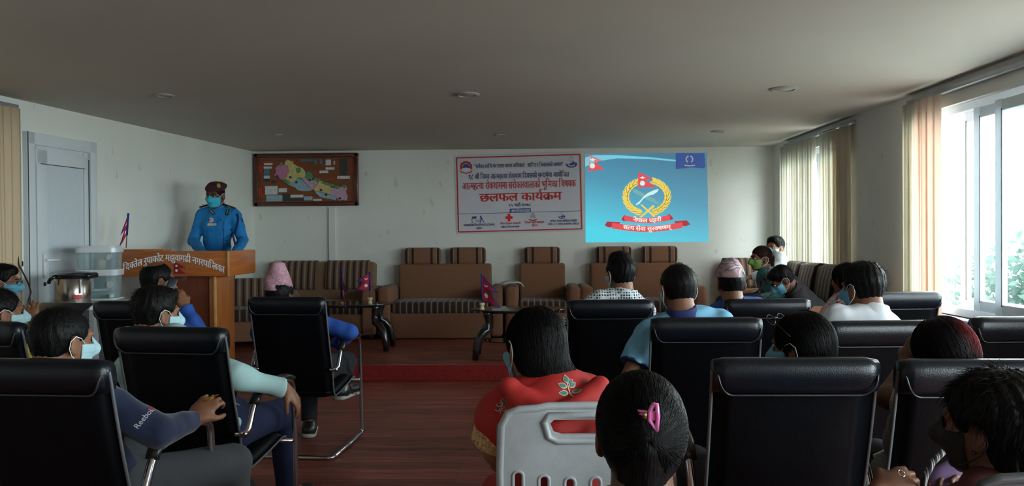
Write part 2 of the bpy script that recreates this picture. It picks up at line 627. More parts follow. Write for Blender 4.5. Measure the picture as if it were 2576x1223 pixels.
def window(n, y0, y1, z0, z1, mull, sashes):
    root = bpy.data.objects.new('window_%d' % n, None); C.objects.link(root); struct(root)
    root.location = (XR + .09, y0, z0)
    w, h = y1 - y0, z1 - z0
    bm = B(); t = .06
    add_box(bm, (0, w / 2, t / 2), (.09, w, t), .006); add_box(bm, (0, w / 2, h - t / 2), (.09, w, t), .006)
    add_box(bm, (0, t / 2, h / 2), (.09, t, h), .006); add_box(bm, (0, w - t / 2, h / 2), (.09, t, h), .006)
    ob('window_frame', bm, UPVC, root, angle=40)
    bm = B(); add_box(bm, (-.07, w / 2, -.012), (.20, w + .04, .024), .006)
    ob('window_sill', bm, UPVC, root, angle=40)
    for (a, b, dx) in sashes:
        s = B(); t2 = .075
        for c in (a + t2 / 2, b - t2 / 2): add_box(s, (dx, c, h / 2), (.042, t2, h - 2 * t + .01), .006)
        for c in (t + t2 / 2, h - t - t2 / 2): add_box(s, (dx, (a + b) / 2, c), (.042, b - a - 2 * t2 - .001, t2), .006)
        so = ob('window_sash', s, UPVC, root, angle=40)
        g = B(); add_box(g, (dx, (a + b) / 2, h / 2), (.006, b - a - .08, h - 2 * t - .08))
        ob('pane', g, glass('window_glass', (.95, .985, .985)), so)
        g = B(); add_box(g, (dx - .022, a + t2 + .004, h / 2), (.004, .005, h - .24)); add_box(g, (dx - .022, b - t2 - .004, h / 2), (.004, .005, h - .24))
        ob('gasket', g, mat('black_rubber', (.02, .02, .02), .6), so)
        hbm = B(); add_box(hbm, (dx - .03, a + .027, h * .5 - .03), (.03, .018, .11), .005); add_box(hbm, (dx - .024, a + .027, h * .5), (.014, .03, .05), .004)
        ob('handle', hbm, mat('grey_plastic', (.4, .42, .45), .4), so)
    for c in mull:
        s = B(); add_box(s, (0, c, h / 2), (.08, .06, h - 2 * t + .01), .006)
        ob('mullion', s, UPVC, root, angle=40)
    return root


window(1, *WINS[0], [.95], [(.06, .94, .0), (.94, 1.80, .03)])
window(2, *WINS[1], [1.65], [(.08, .90, .02), (.60, 1.32, -.02), (1.75, 2.665, .026), (1.50, 2.415, -.018), (1.15, 2.09, -.060)])
window(3, *WINS[2], [1.9], [(.08, 1.0, .02), (.96, 1.86, -.02), (1.94, 2.86, .02), (2.8, 3.72, -.02)])


# vertical blinds: overlapping cloth slats hanging from a rail
def blind(label, side_x, rng_y, z0, z1, rail, m, along=1, tw=None, lean=0.0, flip=1, angs=(8, 34)):
    """slats between the y values in rng_y, hanging beside the wall plane side_x(y)"""
    ym = (rng_y[0] + rng_y[1]) / 2
    root = thing('vertical_blind', label, 'window blind', (side_x(ym), ym, z1))
    bm = B()
    a = Vector((side_x(rail[0]) - side_x(ym), rail[0] - ym, .02)); b = Vector((side_x(rail[1]) - side_x(ym), rail[1] - ym, .02))
    d = (b - a); rot = Matrix.Rotation(math.atan2(d.y, d.x), 3, 'Z')
    add_box(bm, (a + b) / 2, (d.length, .05, .035), .006, rot=rot)
    ob('headrail', bm, mat('grey_aluminium', (.42, .44, .45), .4, .6), root, angle=40)
    bm = B(); y = rng_y[0]; i = 0; step = .032 if tw is None else tw
    while y < rng_y[1]:
        ang = math.radians(random.uniform(*angs)) * (1 if i % 2 else .6)
        w = .095; x = side_x(y) - side_x(ym)
        lo = lean * (rng_y[1] - y) + random.uniform(-.008, .008)
        cv = random.uniform(.006, .014)
        rows = []
        for k in range(7):
            t = k / 6; z = -t * (z1 - z0)
            yy = y - ym + lo * t + .006 * math.sin(3 * t + i)
            row = []
            for q in range(5):
                s = q / 4 - .5
                row.append(bm.verts.new((x - flip * (.03 + abs(0.012 * (i % 3)) + math.sin(ang) * s * w + cv * (1 - 4 * s * s)), yy + math.cos(ang) * s * w, z)))
            rows.append(row)
        for ra, rb in zip(rows, rows[1:]):
            for q in range(4):
                bm.faces.new((ra[q], ra[q + 1], rb[q + 1], rb[q]))
        y += step; i += 1
    fab = ob('blind_fabric', bm, m, root, smooth=True)
    sm = fab.modifiers.new('thick', 'SOLIDIFY'); sm.thickness = .0015
    return root


BL_CREAM = cloth_translucent('cream_blind_cloth', (.88, .87, .80), .62)
BL_PEACH = cloth_translucent('peach_blind_cloth', (.92, .80, .71), .5)
BL_TAN = cloth_translucent('tan_blind_cloth', (.78, .68, .52), .30)
rx = lambda y: XR - .03
YR = lambda px, py=400: PX(px, py, XR - .05).y
blind('cream vertical blind drawn over the far window beside the corner', rx, (YR(2048), YR(1972)), .62, 2.44, (YR(2142), YR(1972)), BL_CREAM, tw=.058)
blind('narrow cream blind bunch at the middle of the far window', rx, (YR(2102), YR(2071)), .60, 2.43, (YR(2102), YR(2071)), BL_CREAM, tw=.05, lean=-.12)
blind('tan blind bunch gathered at the near side of the far window', rx, (YR(2136), YR(2112)), .60, 2.43, (YR(2136), YR(2112)), BL_TAN, tw=.045)
blind('cream blind edge gathered against the pier before the large window', rx, (YR(2302), YR(2280)), .20, 2.43, (YR(2302), YR(2280)), BL_CREAM, tw=.04)
blind('peach vertical blind gathered at the far end of the large window', rx, (YR(2362), YR(2305)), .20, 2.43, (3.0, YR(2285)), BL_PEACH, tw=.072, angs=(5, 13))
blind('cream vertical blind at the left edge beside the white door', lambda y: XL(y) + .03, (4.6, 6.04), .25, 2.43, (4.5, 6.08), cloth_translucent('warm_blind_cloth', (.80, .62, .42), .2), tw=.07, flip=-1)

# outside: red fascia of the eaves, a tree
bm = B(); add_box(bm, (4.45, 5.6, 2.80), (.12, 9, .28), .01)
tag(ob('roof_fascia', bm, mat('red_painted_fascia', (.55, .05, .06), .5)), 'red painted roof fascia seen outside through the large window', 'roof')


def tree(x, y, z, r, label):
    t = thing('leafy_tree', label, 'tree', (x, y, -3))
    bm = B(); tube(bm, [(0, 0, 0), (.1, .1, 1.5), (0, .1, z + 3)], [.14, .1, .05], 8)
    ob('trunk', bm, mat('bark', (.12, .09, .06), .9), t, smooth=True)
    bm = B(); n = 1500
    for i in range(n):
        d = Vector(rng.normal(size=3)); d.normalize()
        p = d * r * (random.random() ** .4) * random.uniform(.75, 1.1); p.z *= .9; p += Vector((0, 0, z + 3))
        a = Vector(rng.normal(size=3)).normalized() * .07; b = a.orthogonal().normalized() * .035
        bm.faces.new([bm.verts.new(p + a), bm.verts.new(p + b), bm.verts.new(p - a), bm.verts.new(p - b)])
    ob('foliage', bm, cloth_translucent('leaf', (.07, .105, .085), .5), t)


tree(6.2, 10.0, .55, .85, 'pale leafy treetop outside the lower right part of the large window')


# door in the left wall
def on_left(y, z, d=0.):
    return Vector((XL(y) + d, y, z))


dr = bpy.data.objects.new('door_1', None); C.objects.link(dr); struct(dr)
ya, yb = 6.17, 6.99
dr.location = on_left(ya, 0)
dr.rotation_euler = (0, 0, math.atan2(yb - ya, XL(yb) - XL(ya)))
DW = math.hypot(yb - ya, XL(yb) - XL(ya)); DH = 2.27
DOOR = mat('pale_door_plastic', (.60, .66, .70), .45, var=.04, bump=.05, bs=20, stretch=(20, 1, 1))
bm = B()
add_box(bm, (.04, -.02, DH / 2), (.085, .06, DH), .006); add_box(bm, (DW - .04, -.02, DH / 2), (.085, .06, DH), .006)
add_box(bm, (DW / 2, -.02, DH - .05), (DW, .06, .10), .006)
ob('door_frame', bm, UPVC, dr, angle=40)
bm = B(); add_box(bm, (DW / 2, -.012, (DH - .1) / 2 + .01), (DW - .175, .03, DH - .11), .003)
pn = ob('door_panel', bm, DOOR, dr)
bm = B(); add_box(bm, (.17, -.034, DH * .48), (.12, .012, DH - .12), .004); add_box(bm, (DW / 2, -.034, DH - .19), (DW - .20, .012, .12), .004)
add_box(bm, (DW - .13, -.034, DH * .48), (.05, .012, DH - .12), .004)
ob('door_stile', bm, UPVC, dr, angle=40)
bm = B(); add_box(bm, (DW - .1, -.042, DH * .48), (.008, .003, DH - .24)); add_box(bm, (DW / 2, -.042, DH - .25), (DW - .3, .003, .006)); add_box(bm, (.004, -.052, DH / 2), (.006, .004, DH))
ob('door_gasket', bm, mat('dark_gasket', (.03, .035, .04), .6), dr)
bm = B(); add_box(bm, (.17, -.05, 1.17), (.03, .02, .20), .006); add_box(bm, (.235, -.075, 1.22), (.15, .018, .022), .006); add_box(bm, (.17, -.064, 1.22), (.022, .03, .022), .004)
ob('door_handle', bm, mat('white_handle', (.8, .82, .82), .3), dr, angle=40)
bm = B(); add_box(bm, (.17, -.05, 1.02), (.012, .02, .03), .003)
ob('keyhole', bm, mat('dark_gasket', (.03, .035, .04), .6), dr)

# ceiling downlights
for i, (px, py, w) in enumerate([(1176, 237, 62), (1972, 223, 72), (1258, 339, 26), (1806, 330, 36), (415, 239, 44), (700, 338, 24)]):
    c = PZ(px, py, ZC)
    r = w / 2 * (c.y) / F
    t = thing('ceiling_light', '', 'ceiling light', (c.x, c.y, ZC), 0)
    t['label'] = ['round flush ceiling light above the red sari, middle of the room', 'round flush ceiling light near the large window', 'small round ceiling light near the back wall above the banner',
                  'small round ceiling light near the back wall above the projected picture', 'faint round ceiling light above the officer on the left', 'faint round ceiling light in front of the framed map'][i]
    bm = B(); lathe(bm, [(r, 0), (r, -.006), (r * .9, -.012), (r * .72, -.013), (r * .70, -.006)], n=32)
    ob('ring', bm, mat('white_light_ring', (.36, .35, .32), .5), t, angle=40)
    bm = B(); lathe(bm, [(r * .70, -.005), (r * .68, -.008), (.001, -.009)], n=32)
    ob('diffuser', bm, mat('unlit_diffuser', (.38, .37, .34), .4), t, smooth=True)

# power socket and cable by the door
s = on_left(6.06, 1.20, .02)
bm = B(); add_box(bm, s, (.02, .075, .11), .006)
tag(ob('wall_socket', bm, mat('white_handle', (.8, .82, .82), .3), angle=40), 'small wall socket between the left blind and the white door', 'socket')
bm = B(); add_box(bm, s + Vector((.035, 0, .0)), (.05, .035, .045), .01)
pts = [PX(44, 640, s.x + .06), PX(47, 665, s.x + .07), PX(60, 690, s.x + .1), PX(72, 715, s.x + .14), PX(78, 735, s.x + .2), PX(70, 760, s.x + .3), PX(66, 800, s.x + .4)]
tube(bm, [s + Vector((.05, 0, -.01))] + pts, .006, 8)
tag(ob('power_cable', bm, mat('black_cable', (.015, .012, .02), .5), smooth=True), 'black plug and hanging cable running down beside the white door', 'cable')

# ================================================================ FRAMED MAP
t0 = PY(643, 388, YB); t1 = PY(903, 388, YB); b0 = PY(645, 520, YB)
MW = t1.x - t0.x; MH = t0.z - b0.z
fm = thing('framed_map', 'dark wooden framed relief map with coloured regions on the back wall', 'framed map', ((t0.x + t1.x) / 2, YB - .045, (t0.z + b0.z) / 2))
fm.rotation_euler = (0, math.radians(.0), 0)
WD = mat('dark_frame_wood', (.10, .022, .012), .3, var=.3, vs=20, coat=.3)
bm = B(); fw = .055
for sx in (-1, 1):
    add_box(bm, (sx * (MW / 2 - fw / 2), 0, 0), (fw, .06, MH), .012)
for sz in (-1, 1):
    add_box(bm, (0, 0, sz * (MH / 2 - fw / 2)), (MW, .06, fw), .012)
ob('frame', bm, WD, fm, angle=40)
bm = B(); add_box(bm, (0, .015, 0), (MW - .07, .02, MH - .07))
ob('backing_board', bm, mat('brown_backing', (.22, .06, .02), .45, var=.2, vs=5, stretch=(1, 1, 6)), fm)


def mz(x, y):       # map sheet coordinates measured on the photograph's enlargement
    return ((x - 632) / 1075 * MW, (387 - y) / 550 * MH)


def mpoly(name, pts, col, d0=.004, d1=-.006, label=None):
    bm = B(); prism(bm, [mz(*p) for p in pts], d1, d0)
    o = ob(name, bm, mat('map_' + col[0], col[1], .5, var=.15, vs=25), fm)
    return o


YEL = ('yellow', (.62, .52, .20)); PNK = ('pink', (.50, .20, .33)); GRN = ('green', (.10, .30, .12)); BLU = ('blue', (.30, .45, .52)); LIL = ('lilac', (.55, .36, .47)); WHT = ('white', (.62, .64, .62)); NVY = ('navy', (.02, .04, .22)); RED = ('red', (.5, .02, .02)); DRK = ('dark', (.04, .05, .05)); TEA = ('teal', (.05, .22, .30))
mpoly('map_region', [(440, 175), (480, 195), (500, 185), (495, 215), (540, 245), (590, 265), (620, 300), (625, 350), (590, 370), (540, 365), (500, 410), (460, 405), (405, 375), (430, 340), (450, 300), (440, 240), (405, 225), (415, 195)], YEL)
mpoly('map_region', [(340, 235), (380, 225), (440, 235), (452, 300), (430, 345), (400, 390), (370, 385), (345, 355), (300, 345), (320, 300), (312, 265)], PNK)
mpoly('map_region', [(395, 385), (460, 408), (500, 412), (530, 375), (580, 370), (620, 420), (640, 445), (700, 490), (660, 505), (600, 505), (540, 495), (520, 470), (450, 440), (400, 405)], BLU)
mpoly('map_region', [(575, 375), (620, 355), (690, 395), (740, 380), (760, 420), (720, 450), (700, 490), (650, 460), (620, 425)], LIL)
mpoly('map_region', [(740, 400), (790, 400), (840, 430), (880, 460), (890, 480), (875, 540), (840, 530), (760, 510), (715, 500), (705, 480), (730, 450), (760, 425)], YEL)
mpoly('map_region', [(715, 505), (765, 515), (840, 535), (870, 545), (940, 575), (935, 605), (880, 590), (820, 580), (770, 565), (735, 535)], BLU)
mpoly('map_region', [(890, 470), (940, 480), (990, 465), (1045, 450), (1050, 480), (1040, 520), (1058, 560), (1048, 608), (1000, 600), (970, 608), (940, 575), (875, 545), (885, 500)], LIL)
for pts in ([(625, 320), (650, 300), (690, 320), (700, 350), (690, 390), (650, 400), (625, 370)], [(530, 265), (560, 258), (580, 280), (570, 315), (535, 318), (525, 290)], [(700, 360), (740, 375), (785, 375), (770, 395), (720, 400)],
            [(780, 405), (850, 420), (925, 440), (920, 460), (850, 450), (790, 425)], [(925, 450), (970, 455), (965, 490), (930, 485)], [(1005, 445), (1040, 440), (1045, 478), (1010, 480)],
            [(550, 360), (580, 362), (580, 390), (555, 390)], [(395, 385), (430, 395), (470, 430), (440, 435), (405, 408)], [(360, 205), (385, 200), (382, 245), (360, 240)]):
    mpoly('map_region', pts, GRN, d1=-.009)
for x, y in ((332, 349), (467, 360), (529, 412), (670, 391), (785, 496), (836, 545), (978, 584)):
    mpoly('map_marker', [(x - 16, y), (x, y - 15), (x + 16, y), (x, y + 15)], NVY, d1=-.012)
for (x0, y0, x1, y1, c) in ((195, 210, 282, 232, WHT), (190, 246, 276, 268, WHT), (192, 275, 252, 332, TEA), (190, 342, 254, 400, DRK), (192, 340, 254, 372, WHT), (203, 450, 333, 538, WHT), (343, 474, 430, 515, WHT), (214, 545, 382, 612, BLU), (385, 530, 462, 615, DRK),
                            (466, 542, 598, 572, WHT), (466, 582, 596, 610, DRK), (605, 560, 692, 602, BLU), (700, 588, 788, 612, WHT), (568, 175, 700, 195, TEA), (715, 178, 740, 222, TEA), (772, 178, 797, 222, TEA), (833, 180, 888, 240, WHT), (833, 260, 923, 285, WHT),
                            (770, 293, 857, 320, WHT), (980, 170, 1055, 345, DRK), (952, 350, 1082, 382, WHT), (132, 230, 176, 305, RED), (1095, 230, 1138, 305, RED), (132, 472, 174, 545, RED), (1100, 474, 1138, 545, RED), (270, 390, 312, 422, DRK), (915, 195, 930, 210, WHT), (915, 215, 930, 230, WHT)):
    mpoly('map_plate', [(x0, y0), (x0, y1), (x1, y1), (x1, y0)], c, d1=-.004 if c is not WHT else -.007)
bm = B()
for sx in (-1, 1):
    add_box(bm, (sx * (MW / 2 - fw - .006), -.012, 0), (.008, .006, MH - 2 * fw), .002)
for sz in (-1, 1):
    add_box(bm, (0, -.012, sz * (MH / 2 - fw - .006)), (MW - 2 * fw, .006, .008), .002)
ob('inner_beading', bm, mat('worn_gilt', (.25, .14, .06), .4, .4), fm)

# ================================================================ BANNER
# corners on the wall: local frame u along its top edge (it hangs about one degree askew)
A = PY(1143, 390, YB); Bq = PY(1462, 381, YB); Cq = PY(1149, 590, YB)
ang = math.atan2(Bq.z - A.z, Bq.x - A.x)
BW = math.hypot(Bq.x - A.x, Bq.z - A.z); BH = A.z - Cq.z
bn = thing('printed_banner', 'white vinyl banner with red border and red lettering taped to the back wall', 'banner', ((A.x + Bq.x) / 2 + .012, YB - .004, (A.z + Bq.z) / 2 - BH / 2))
bn.rotation_euler = (0, -ang, 0)
bm = B(); nx, nz = 24, 16; vv = {}
for i in range(nx + 1):
    for j in range(nz + 1):
        x = (i / nx - .5) * BW; z = (j / nz - .5) * BH
        vv[i, j] = bm.verts.new((x, -.0015 * (1 + math.sin(i * 1.1 + j * .7)), z))
for i in range(nx):
    for j in range(nz):
        bm.faces.new((vv[i, j], vv[i + 1, j], vv[i + 1, j + 1], vv[i, j + 1]))
so = ob('banner_sheet', bm, mat('white_vinyl', (.66, .65, .72), .45, var=.04, vs=4), bn, smooth=True)
BRED = mat('banner_red', (.50, .02, .02), .5); BNV = mat('banner_navy', (.03, .03, .13), .5); BBLU = mat('banner_blue', (.03, .06, .25), .5); BGRY = mat('banner_grey', (.35, .36, .42), .5)
# enlarged-view coordinates: 1 px of the photograph = 3.68 px there; banner spans 85..1260 x 75..835
bu = lambda x: (x - 672) / 1175 * BW
bv = lambda y: (458 - y) / 745 * BH
bm = B()
x0, x1, z0, z1 = bu(104), bu(1246), bv(808), bv(114)
for c, s_ in ((((x0 + x1) / 2, -.0045, z1), (x1 - x0, .002, .016)), (((x0 + x1) / 2, -.0045, z0), (x1 - x0, .002, .016)), ((x0, -.0045, (z0 + z1) / 2), (.016, .002, z1 - z0)), ((x1, -.0045, (z0 + z1) / 2), (.016, .002, z1 - z0))):
    add_box(bm, c, s_)
ob('border', bm, BRED, bn)
bm = B(); add_box(bm, ((x0 + x1) / 2, -.0045, bv(640)), (x1 - x0, .002, .006)); ob('dividing_line', bm, BBLU, bn)


def bl(s, xa, xb, yt, yb, m, off=.02):
    lettering('lettering', s, m, bn, bu(xa), bu(xb), (bv(yt) + bv(yb)) / 2, bv(yt) - bv(yb), -.0045, off)


bl('"सबैका लागि घर घरमा मानव अधिकार   शान्ति र विकासको आधार"', 268, 1088, 184, 216, BNV)
bl('१८ औं विश्व आत्महत्या रोकथाम दिवसको सन्दर्भमा आयोजित', 210, 1142, 276, 318, BNV)
bl('आत्महत्या रोकथाममा सरोकारवालाको भूमिका विषयक', 150, 1200, 353, 413, BRED, .018)
bl('छलफल कार्यक्रम', 310, 1065, 458, 530, BRED, .03)
bl('२५ भदौ २०७८', 572, 782, 557, 582, BNV)
bm = B(); add_box(bm, (bu(681), -.0045, bv(622)), (bu(779) - bu(583), .002, bv(603) - bv(641)), .0009); ob('heading_patch', bm, BBLU, bn)
lettering('heading_lettering', 'आयोजकहरु', mat('banner_pale', (.7, .72, .8), .5), bn, bu(592), bu(770), bv(625), .035, -.006, .02)
bl('मनोसामाजिक सेवा केयर केन्द्र (ट्रिपसेक)', 152, 442, 738, 756, BNV); bl('खोटाङ', 272, 322, 770, 786, BNV)
bl('नेपाल रेडक्रस सोसाइटी', 492, 680, 732, 748, BRED); bl('खोटाङ जिल्ला शाखा', 502, 670, 764, 780, BNV)
bl('जिल्ला प्रहरी कार्यालय', 722, 898, 726, 744, BRED); bl('खोटाङ', 785, 838, 756, 772, BRED)
bl('राष्ट्रिय मानव अधिकार आयोग', 955, 1204, 720, 738, BNV); bl('प्रदेश नं. १ शाखा कार्यालय, खोटाङ', 935, 1222, 748, 766, BNV)


def disc(bm, cx, cz, r, y, n=20, th=.0015, sx=1., poly=None):
    prism(bm, poly or [(cx + sx * r * math.cos(2 * PI * i / n), cz + r * math.sin(2 * PI * i / n)) for i in range(n)], y - th, y)


def ringp(bm, cx, cz, r0, r1, a0, a1, y, n=18, th=.0015, sx=1., sz=1.):
    for i in range(n):
        a = math.radians(a0 + (a1 - a0) * i / n); b = math.radians(a0 + (a1 - a0) * (i + 1) / n)
        prism(bm, [(cx + sx * r * math.cos(t), cz + sz * r * math.sin(t)) for r, t in ((r0, a), (r1, a), (r1, b), (r0, b))], y - th, y)


U1 = BW / 1175
cx, cz = bu(190), bv(205)
bm = B(); ringp(bm, cx, cz, 38 * U1, 56 * U1, -20, 200, -.0045); prism(bm, [(cx + a * U1, cz + b * U1) for a, b in ((-60, -22), (-40, -40), (0, -52), (40, -40), (60, -22), (48, -48), (0, -60), (-48, -48))], -.006, -.0045)
for a in range(20, 170, 30):
    disc(bm, cx + 52 * U1 * math.cos(math.radians(a)), cz + 52 * U1 * math.sin(math.radians(a)), 9 * U1, -.006, 8)
ob('emblem_wreath', bm, BRED, bn)
bm = B(); disc(bm, cx, cz + 6 * U1, 36 * U1, -.0045, poly=[(cx + a * U1, cz + b * U1) for a, b in ((-38, -5), (-25, 18), (-8, 35), (4, 28), (12, 36), (30, 12), (38, -8), (0, -2))]); ob('emblem_mountain', bm, BBLU, bn)
bm = B(); prism(bm, [(cx + a * U1, cz + b * U1) for a, b in ((-36, -8), (0, -4), (38, -10), (28, -32), (0, -40), (-30, -30))], -.006, -.0045); ob('emblem_hands', bm, mat('banner_pale', (.7, .72, .8), .5), bn)


def dove(cx, cz, k):
    bm = B(); ringp(bm, cx, cz - 8 * k, 34 * k, 52 * k, 170, 385, -.0045, sz=.62); prism(bm, [(cx + a * k, cz + b * k) for a, b in ((-30, -8), (5, 6), (20, 22), (26, 10), (44, 8), (20, -14), (0, -22))], -.006, -.0045)
    ob('dove_logo', bm, BBLU, bn)
    bm = B(); ringp(bm, cx, cz + 40 * k, 12 * k, 17 * k, 0, 360, -.0045, sz=1.7); ob('flame_logo', bm, BGRY, bn)


dove(bu(1165), bv(195), U1); dove(bu(1064), bv(685), U1 * .6)
cx, cz = bu(576), bv(685)
bm = B(); add_box(bm, (cx, -.0052, cz), (66 * U1, .0015, 24 * U1)); add_box(bm, (cx, -.0056, cz), (24 * U1, .0015, 72 * U1)); ob('red_cross_logo', bm, mat('cross_red', (.75, .01, .01), .5), bn)
cx, cz = bu(797), bv(680)
bm = B(); ringp(bm, cx, cz, 15 * U1, 24 * U1, -60, 240, -.0045); disc(bm, cx, cz, 9 * U1, -.0045, 12); disc(bm, cx, cz + 28 * U1, 6 * U1, -.0045, 8); ob('police_logo', bm, BGRY, bn)
bm = B(); prism(bm, [(cx + a * U1, cz + b * U1) for a, b in ((-42, -22), (0, -34), (42, -22), (36, -34), (0, -44), (-36, -34))], -.006, -.0045); ob('logo_ribbon', bm, BRED, bn)
cx, cz = bu(285), bv(690)
bm = B(); prism(bm, [(cx + a * U1, cz + b * U1) for a, b in ((-55, 22), (-10, 24), (-14, 2), (-48, 4))], -.006, -.0045); ringp(bm, cx - 22 * U1, cz - 12 * U1, 30 * U1, 34 * U1, 120, 260, -.0045)
prism(bm, [(cx + a * U1, cz + b * U1) for a, b in ((22, 30), (34, 26), (44, -2), (62, -34), (54, -34), (38, -8), (32, -6), (26, -36), (18, -36), (26, -4))], -.006, -.0045)
for z in (-10, -18, -26): add_box(bm, (cx - 2 * U1, -.005, cz + z * U1), (40 * U1, .001, 3 * U1))
ob('care_logo', bm, BBLU, bn)

# ================================================================ PROJECTED PICTURE
A = PY(1472, 387, YB); Bq = PY(1778, 384, YB); Cq = PY(1473, 610, YB); Dq = PY(1783, 608, YB)
pj = thing('projected_picture', 'bright cyan projected picture of a police emblem on the back wall', 'projected picture', ((A.x + Bq.x + Cq.x + Dq.x) / 4, YB - .003, (A.z + Bq.z + Cq.z + Dq.z) / 4))
o_ = pj.location


def slide_mat():
    k = NT('projected_cyan'); k.set(Roughness=.8); k.b.inputs['Base Color'].default_value = (.1, .1, .1, 1)
    tc = k.n('ShaderNodeTexCoord'); sp = k.n('ShaderNodeSeparateXYZ'); k.l(tc.outputs['Object'], sp.inputs[0])
    # a slide design of its own: light cyan at the bottom, deeper blue at the upper right
    ma = k.n('ShaderNodeMath', operation='MULTIPLY_ADD'); k.l(sp.outputs[2], ma.inputs[0]); ma.inputs[1].default_value = -.85; ma.inputs[2].default_value = .5
    mb = k.n('ShaderNodeMath', operation='MULTIPLY_ADD'); k.l(sp.outputs[0], mb.inputs[0]); mb.inputs[1].default_value = -.22; k.l(ma.outputs[0], mb.inputs[2])
    rp = k.n('ShaderNodeValToRGB'); cr = rp.color_ramp
    cr.elements[0].position = .0; cr.elements[0].color = (*srgb(62, 120, 150), 1)
    cr.elements[1].position = 1.; cr.elements[1].color = (*srgb(70, 215, 236), 1)
    e = cr.elements.new(.45); e.color = (*srgb(72, 152, 184), 1)
    e = cr.elements.new(.8); e.color = (*srgb(78, 192, 218), 1)
    k.l(mb.outputs[0], rp.inputs[0]); k.l(rp.outputs[0], k.b.inputs['Emission Color'])
    k.b.inputs['Emission Strength'].default_value = .92
    return k.m


bm = B(); prism(bm, [(p.x - o_.x, p.z - o_.z) for p in (A, Cq, Dq, Bq)], -.002, .002); ob('picture_field', bm, slide_mat(), pj)
PU = (Bq.x - A.x) / 1128.    # enlarged px: screen spans 1296..2425 x 95..920
pc = lambda x, y: ((x - 1868) * PU, (508 - y) * PU)


def pp(name, polys, m, d=-.003, w=.0008):
    bm = B()
    for poly in polys:
        prism(bm, [pc(*p) for p in poly], d - w, d)
    return ob(name, bm, m, pj)


ER = emis('projected_red', srgb(228, 78, 84)); EY = emis('projected_yellow', srgb(236, 208, 96)); EW = emis('projected_white', srgb(205, 240, 235)); EP = emis('projected_teal', srgb(130, 185, 185)); EDK = emis('projected_dark_line', srgb(90, 90, 50)); ENV = emis('projected_navy', srgb(52, 78, 140)); ELB = emis('projected_light_cyan', srgb(118, 200, 216)); EP2 = emis('projected_grey_green', srgb(120, 172, 172)); EMR = emis('projected_maroon', srgb(168, 50, 60)); EGB = emis('projected_pale_gold', srgb(150, 150, 150))


def circ(x, y, r, n=16, k=1.):
    return [(x + r * math.cos(2 * PI * i / n), y + r * k * math.sin(2 * PI * i / n)) for i in range(n)]


def star(x, y, r0, r1, n):
    return [(x + (r1 if i % 2 else r0) * math.cos(PI * i / n), y + (r1 if i % 2 else r0) * math.sin(PI * i / n)) for i in range(2 * n)]


def leaf(x, y, L, w, a):
    o = []
    for i in range(13):
        t = i / 12; o.append((t * L, w * math.sin(PI * t ** .8)))
    for i in range(11, 0, -1):
        t = i / 12; o.append((t * L, -w * math.sin(PI * t ** .8)))
    c, s = math.cos(a), math.sin(a)
    return [(x + p * c - q * s, y + p * s + q * c) for p, q in o]


# sweep lines at the top, corner flags
pp('light_sweep', [[(1300, 130), (1300, 215), (1420, 165), (1600, 140), (1900, 150), (2140, 175), (2140, 160), (1900, 132), (1700, 118), (1600, 110), (1380, 108)]], ELB)
pp('small_flag', [[(1330, 105), (1335, 258), (1475, 240), (1395, 178), (1460, 158)]], ER)
pp('small_flag_moon', [[(1340, 140), (1352, 156), (1370, 162), (1390, 156), (1400, 140), (1385, 148), (1370, 134), (1356, 148)], star(1367, 208, 28, 20, 10)], EW, -.0042)
pp('corner_flag', [[(2140, 95), (2140, 245), (2220, 238), (2300, 232), (2400, 240), (2415, 225), (2405, 100)]], ENV)
bm = B()
for a0, a1 in ((-60, 75), (105, 240)):
    ringp(bm, *pc(2267, 155), 24 * PU, 36 * PU, a0, a1, -.0042, th=.0008)
prism(bm, [pc(*p) for p in ((2222, 205), (2267, 212), (2318, 205), (2320, 216), (2267, 222), (2220, 216))], -.005, -.0042)
ob('corner_flag_crest', bm, EGB, pj)
# wreath
L = []; LL = []
for side in (-1, 1):
    for i in range(10):
        a = math.radians(112 - i * 20.5) if side < 0 else math.radians(68 + i * 20.5)
        ang0 = math.radians(-68 + i * 17.5)          # from upper opening to the bottom
        # ellipse centre (1870, 500), radii 200 x 165
        th = math.radians(-58 + i * 15.0)
        x = 1870 + side * 190 * math.cos(th); y = 492 + 152 * math.sin(th) + 8
        tang = math.atan2(-152 * math.cos(th), side * 190 * math.sin(th))
        for off in (-.38, .34):
            L.append(leaf(x, y, 74, 19, tang + off * side))
            c, s = math.cos(tang + off * side), math.sin(tang + off * side)
            LL.append([(x + c * 6, y + s * 6), (x + c * 60, y + s * 60), (x + c * 60 + 3, y + s * 60 + 3), (x + c * 6 + 3, y + s * 6 + 3)])
for k_ in (0, 20):
    wr_ = pp('laurel_branch', L[k_:k_ + 20], EY, -.0031 - k_ * .00001)
    lv_ = pp('leaf_vein', LL[k_:k_ + 20], EDK, -.0042, .0004); lv_.parent = wr_
pp('wreath_stem', [[(1930, 575), (1800, 690), (1812, 700), (1945, 590)], [(1810, 575), (1935, 692), (1948, 680), (1825, 570)]], EY, -.0043)
# flag above, crossed blade and baton
pp('large_flag', [[(1792, 270), (1790, 410), (1955, 410), (1852, 340), (1928, 330)]], ER, -.0046)
pp('large_flag_moon', [[(1802, 315), (1815, 328), (1832, 333), (1848, 328), (1860, 315), (1845, 321), (1832, 308), (1818, 320)], star(1831, 374, 27, 20, 10)], EW, -.0056)
pp('baton', [[(1745, 430), (1738, 448), (1752, 462), (1905, 545), (1975, 572), (1982, 552), (1950, 540), (1950, 520), (1925, 515), (1765, 428)]], EP2, -.0046)
pp('curved_blade', [[(1983, 428), (1935, 440), (1880, 465), (1840, 498), (1805, 540), (1768, 568), (1772, 578), (1800, 566), (1838, 520), (1880, 494), (1935, 478), (1968, 456)]], EW, -.0056)


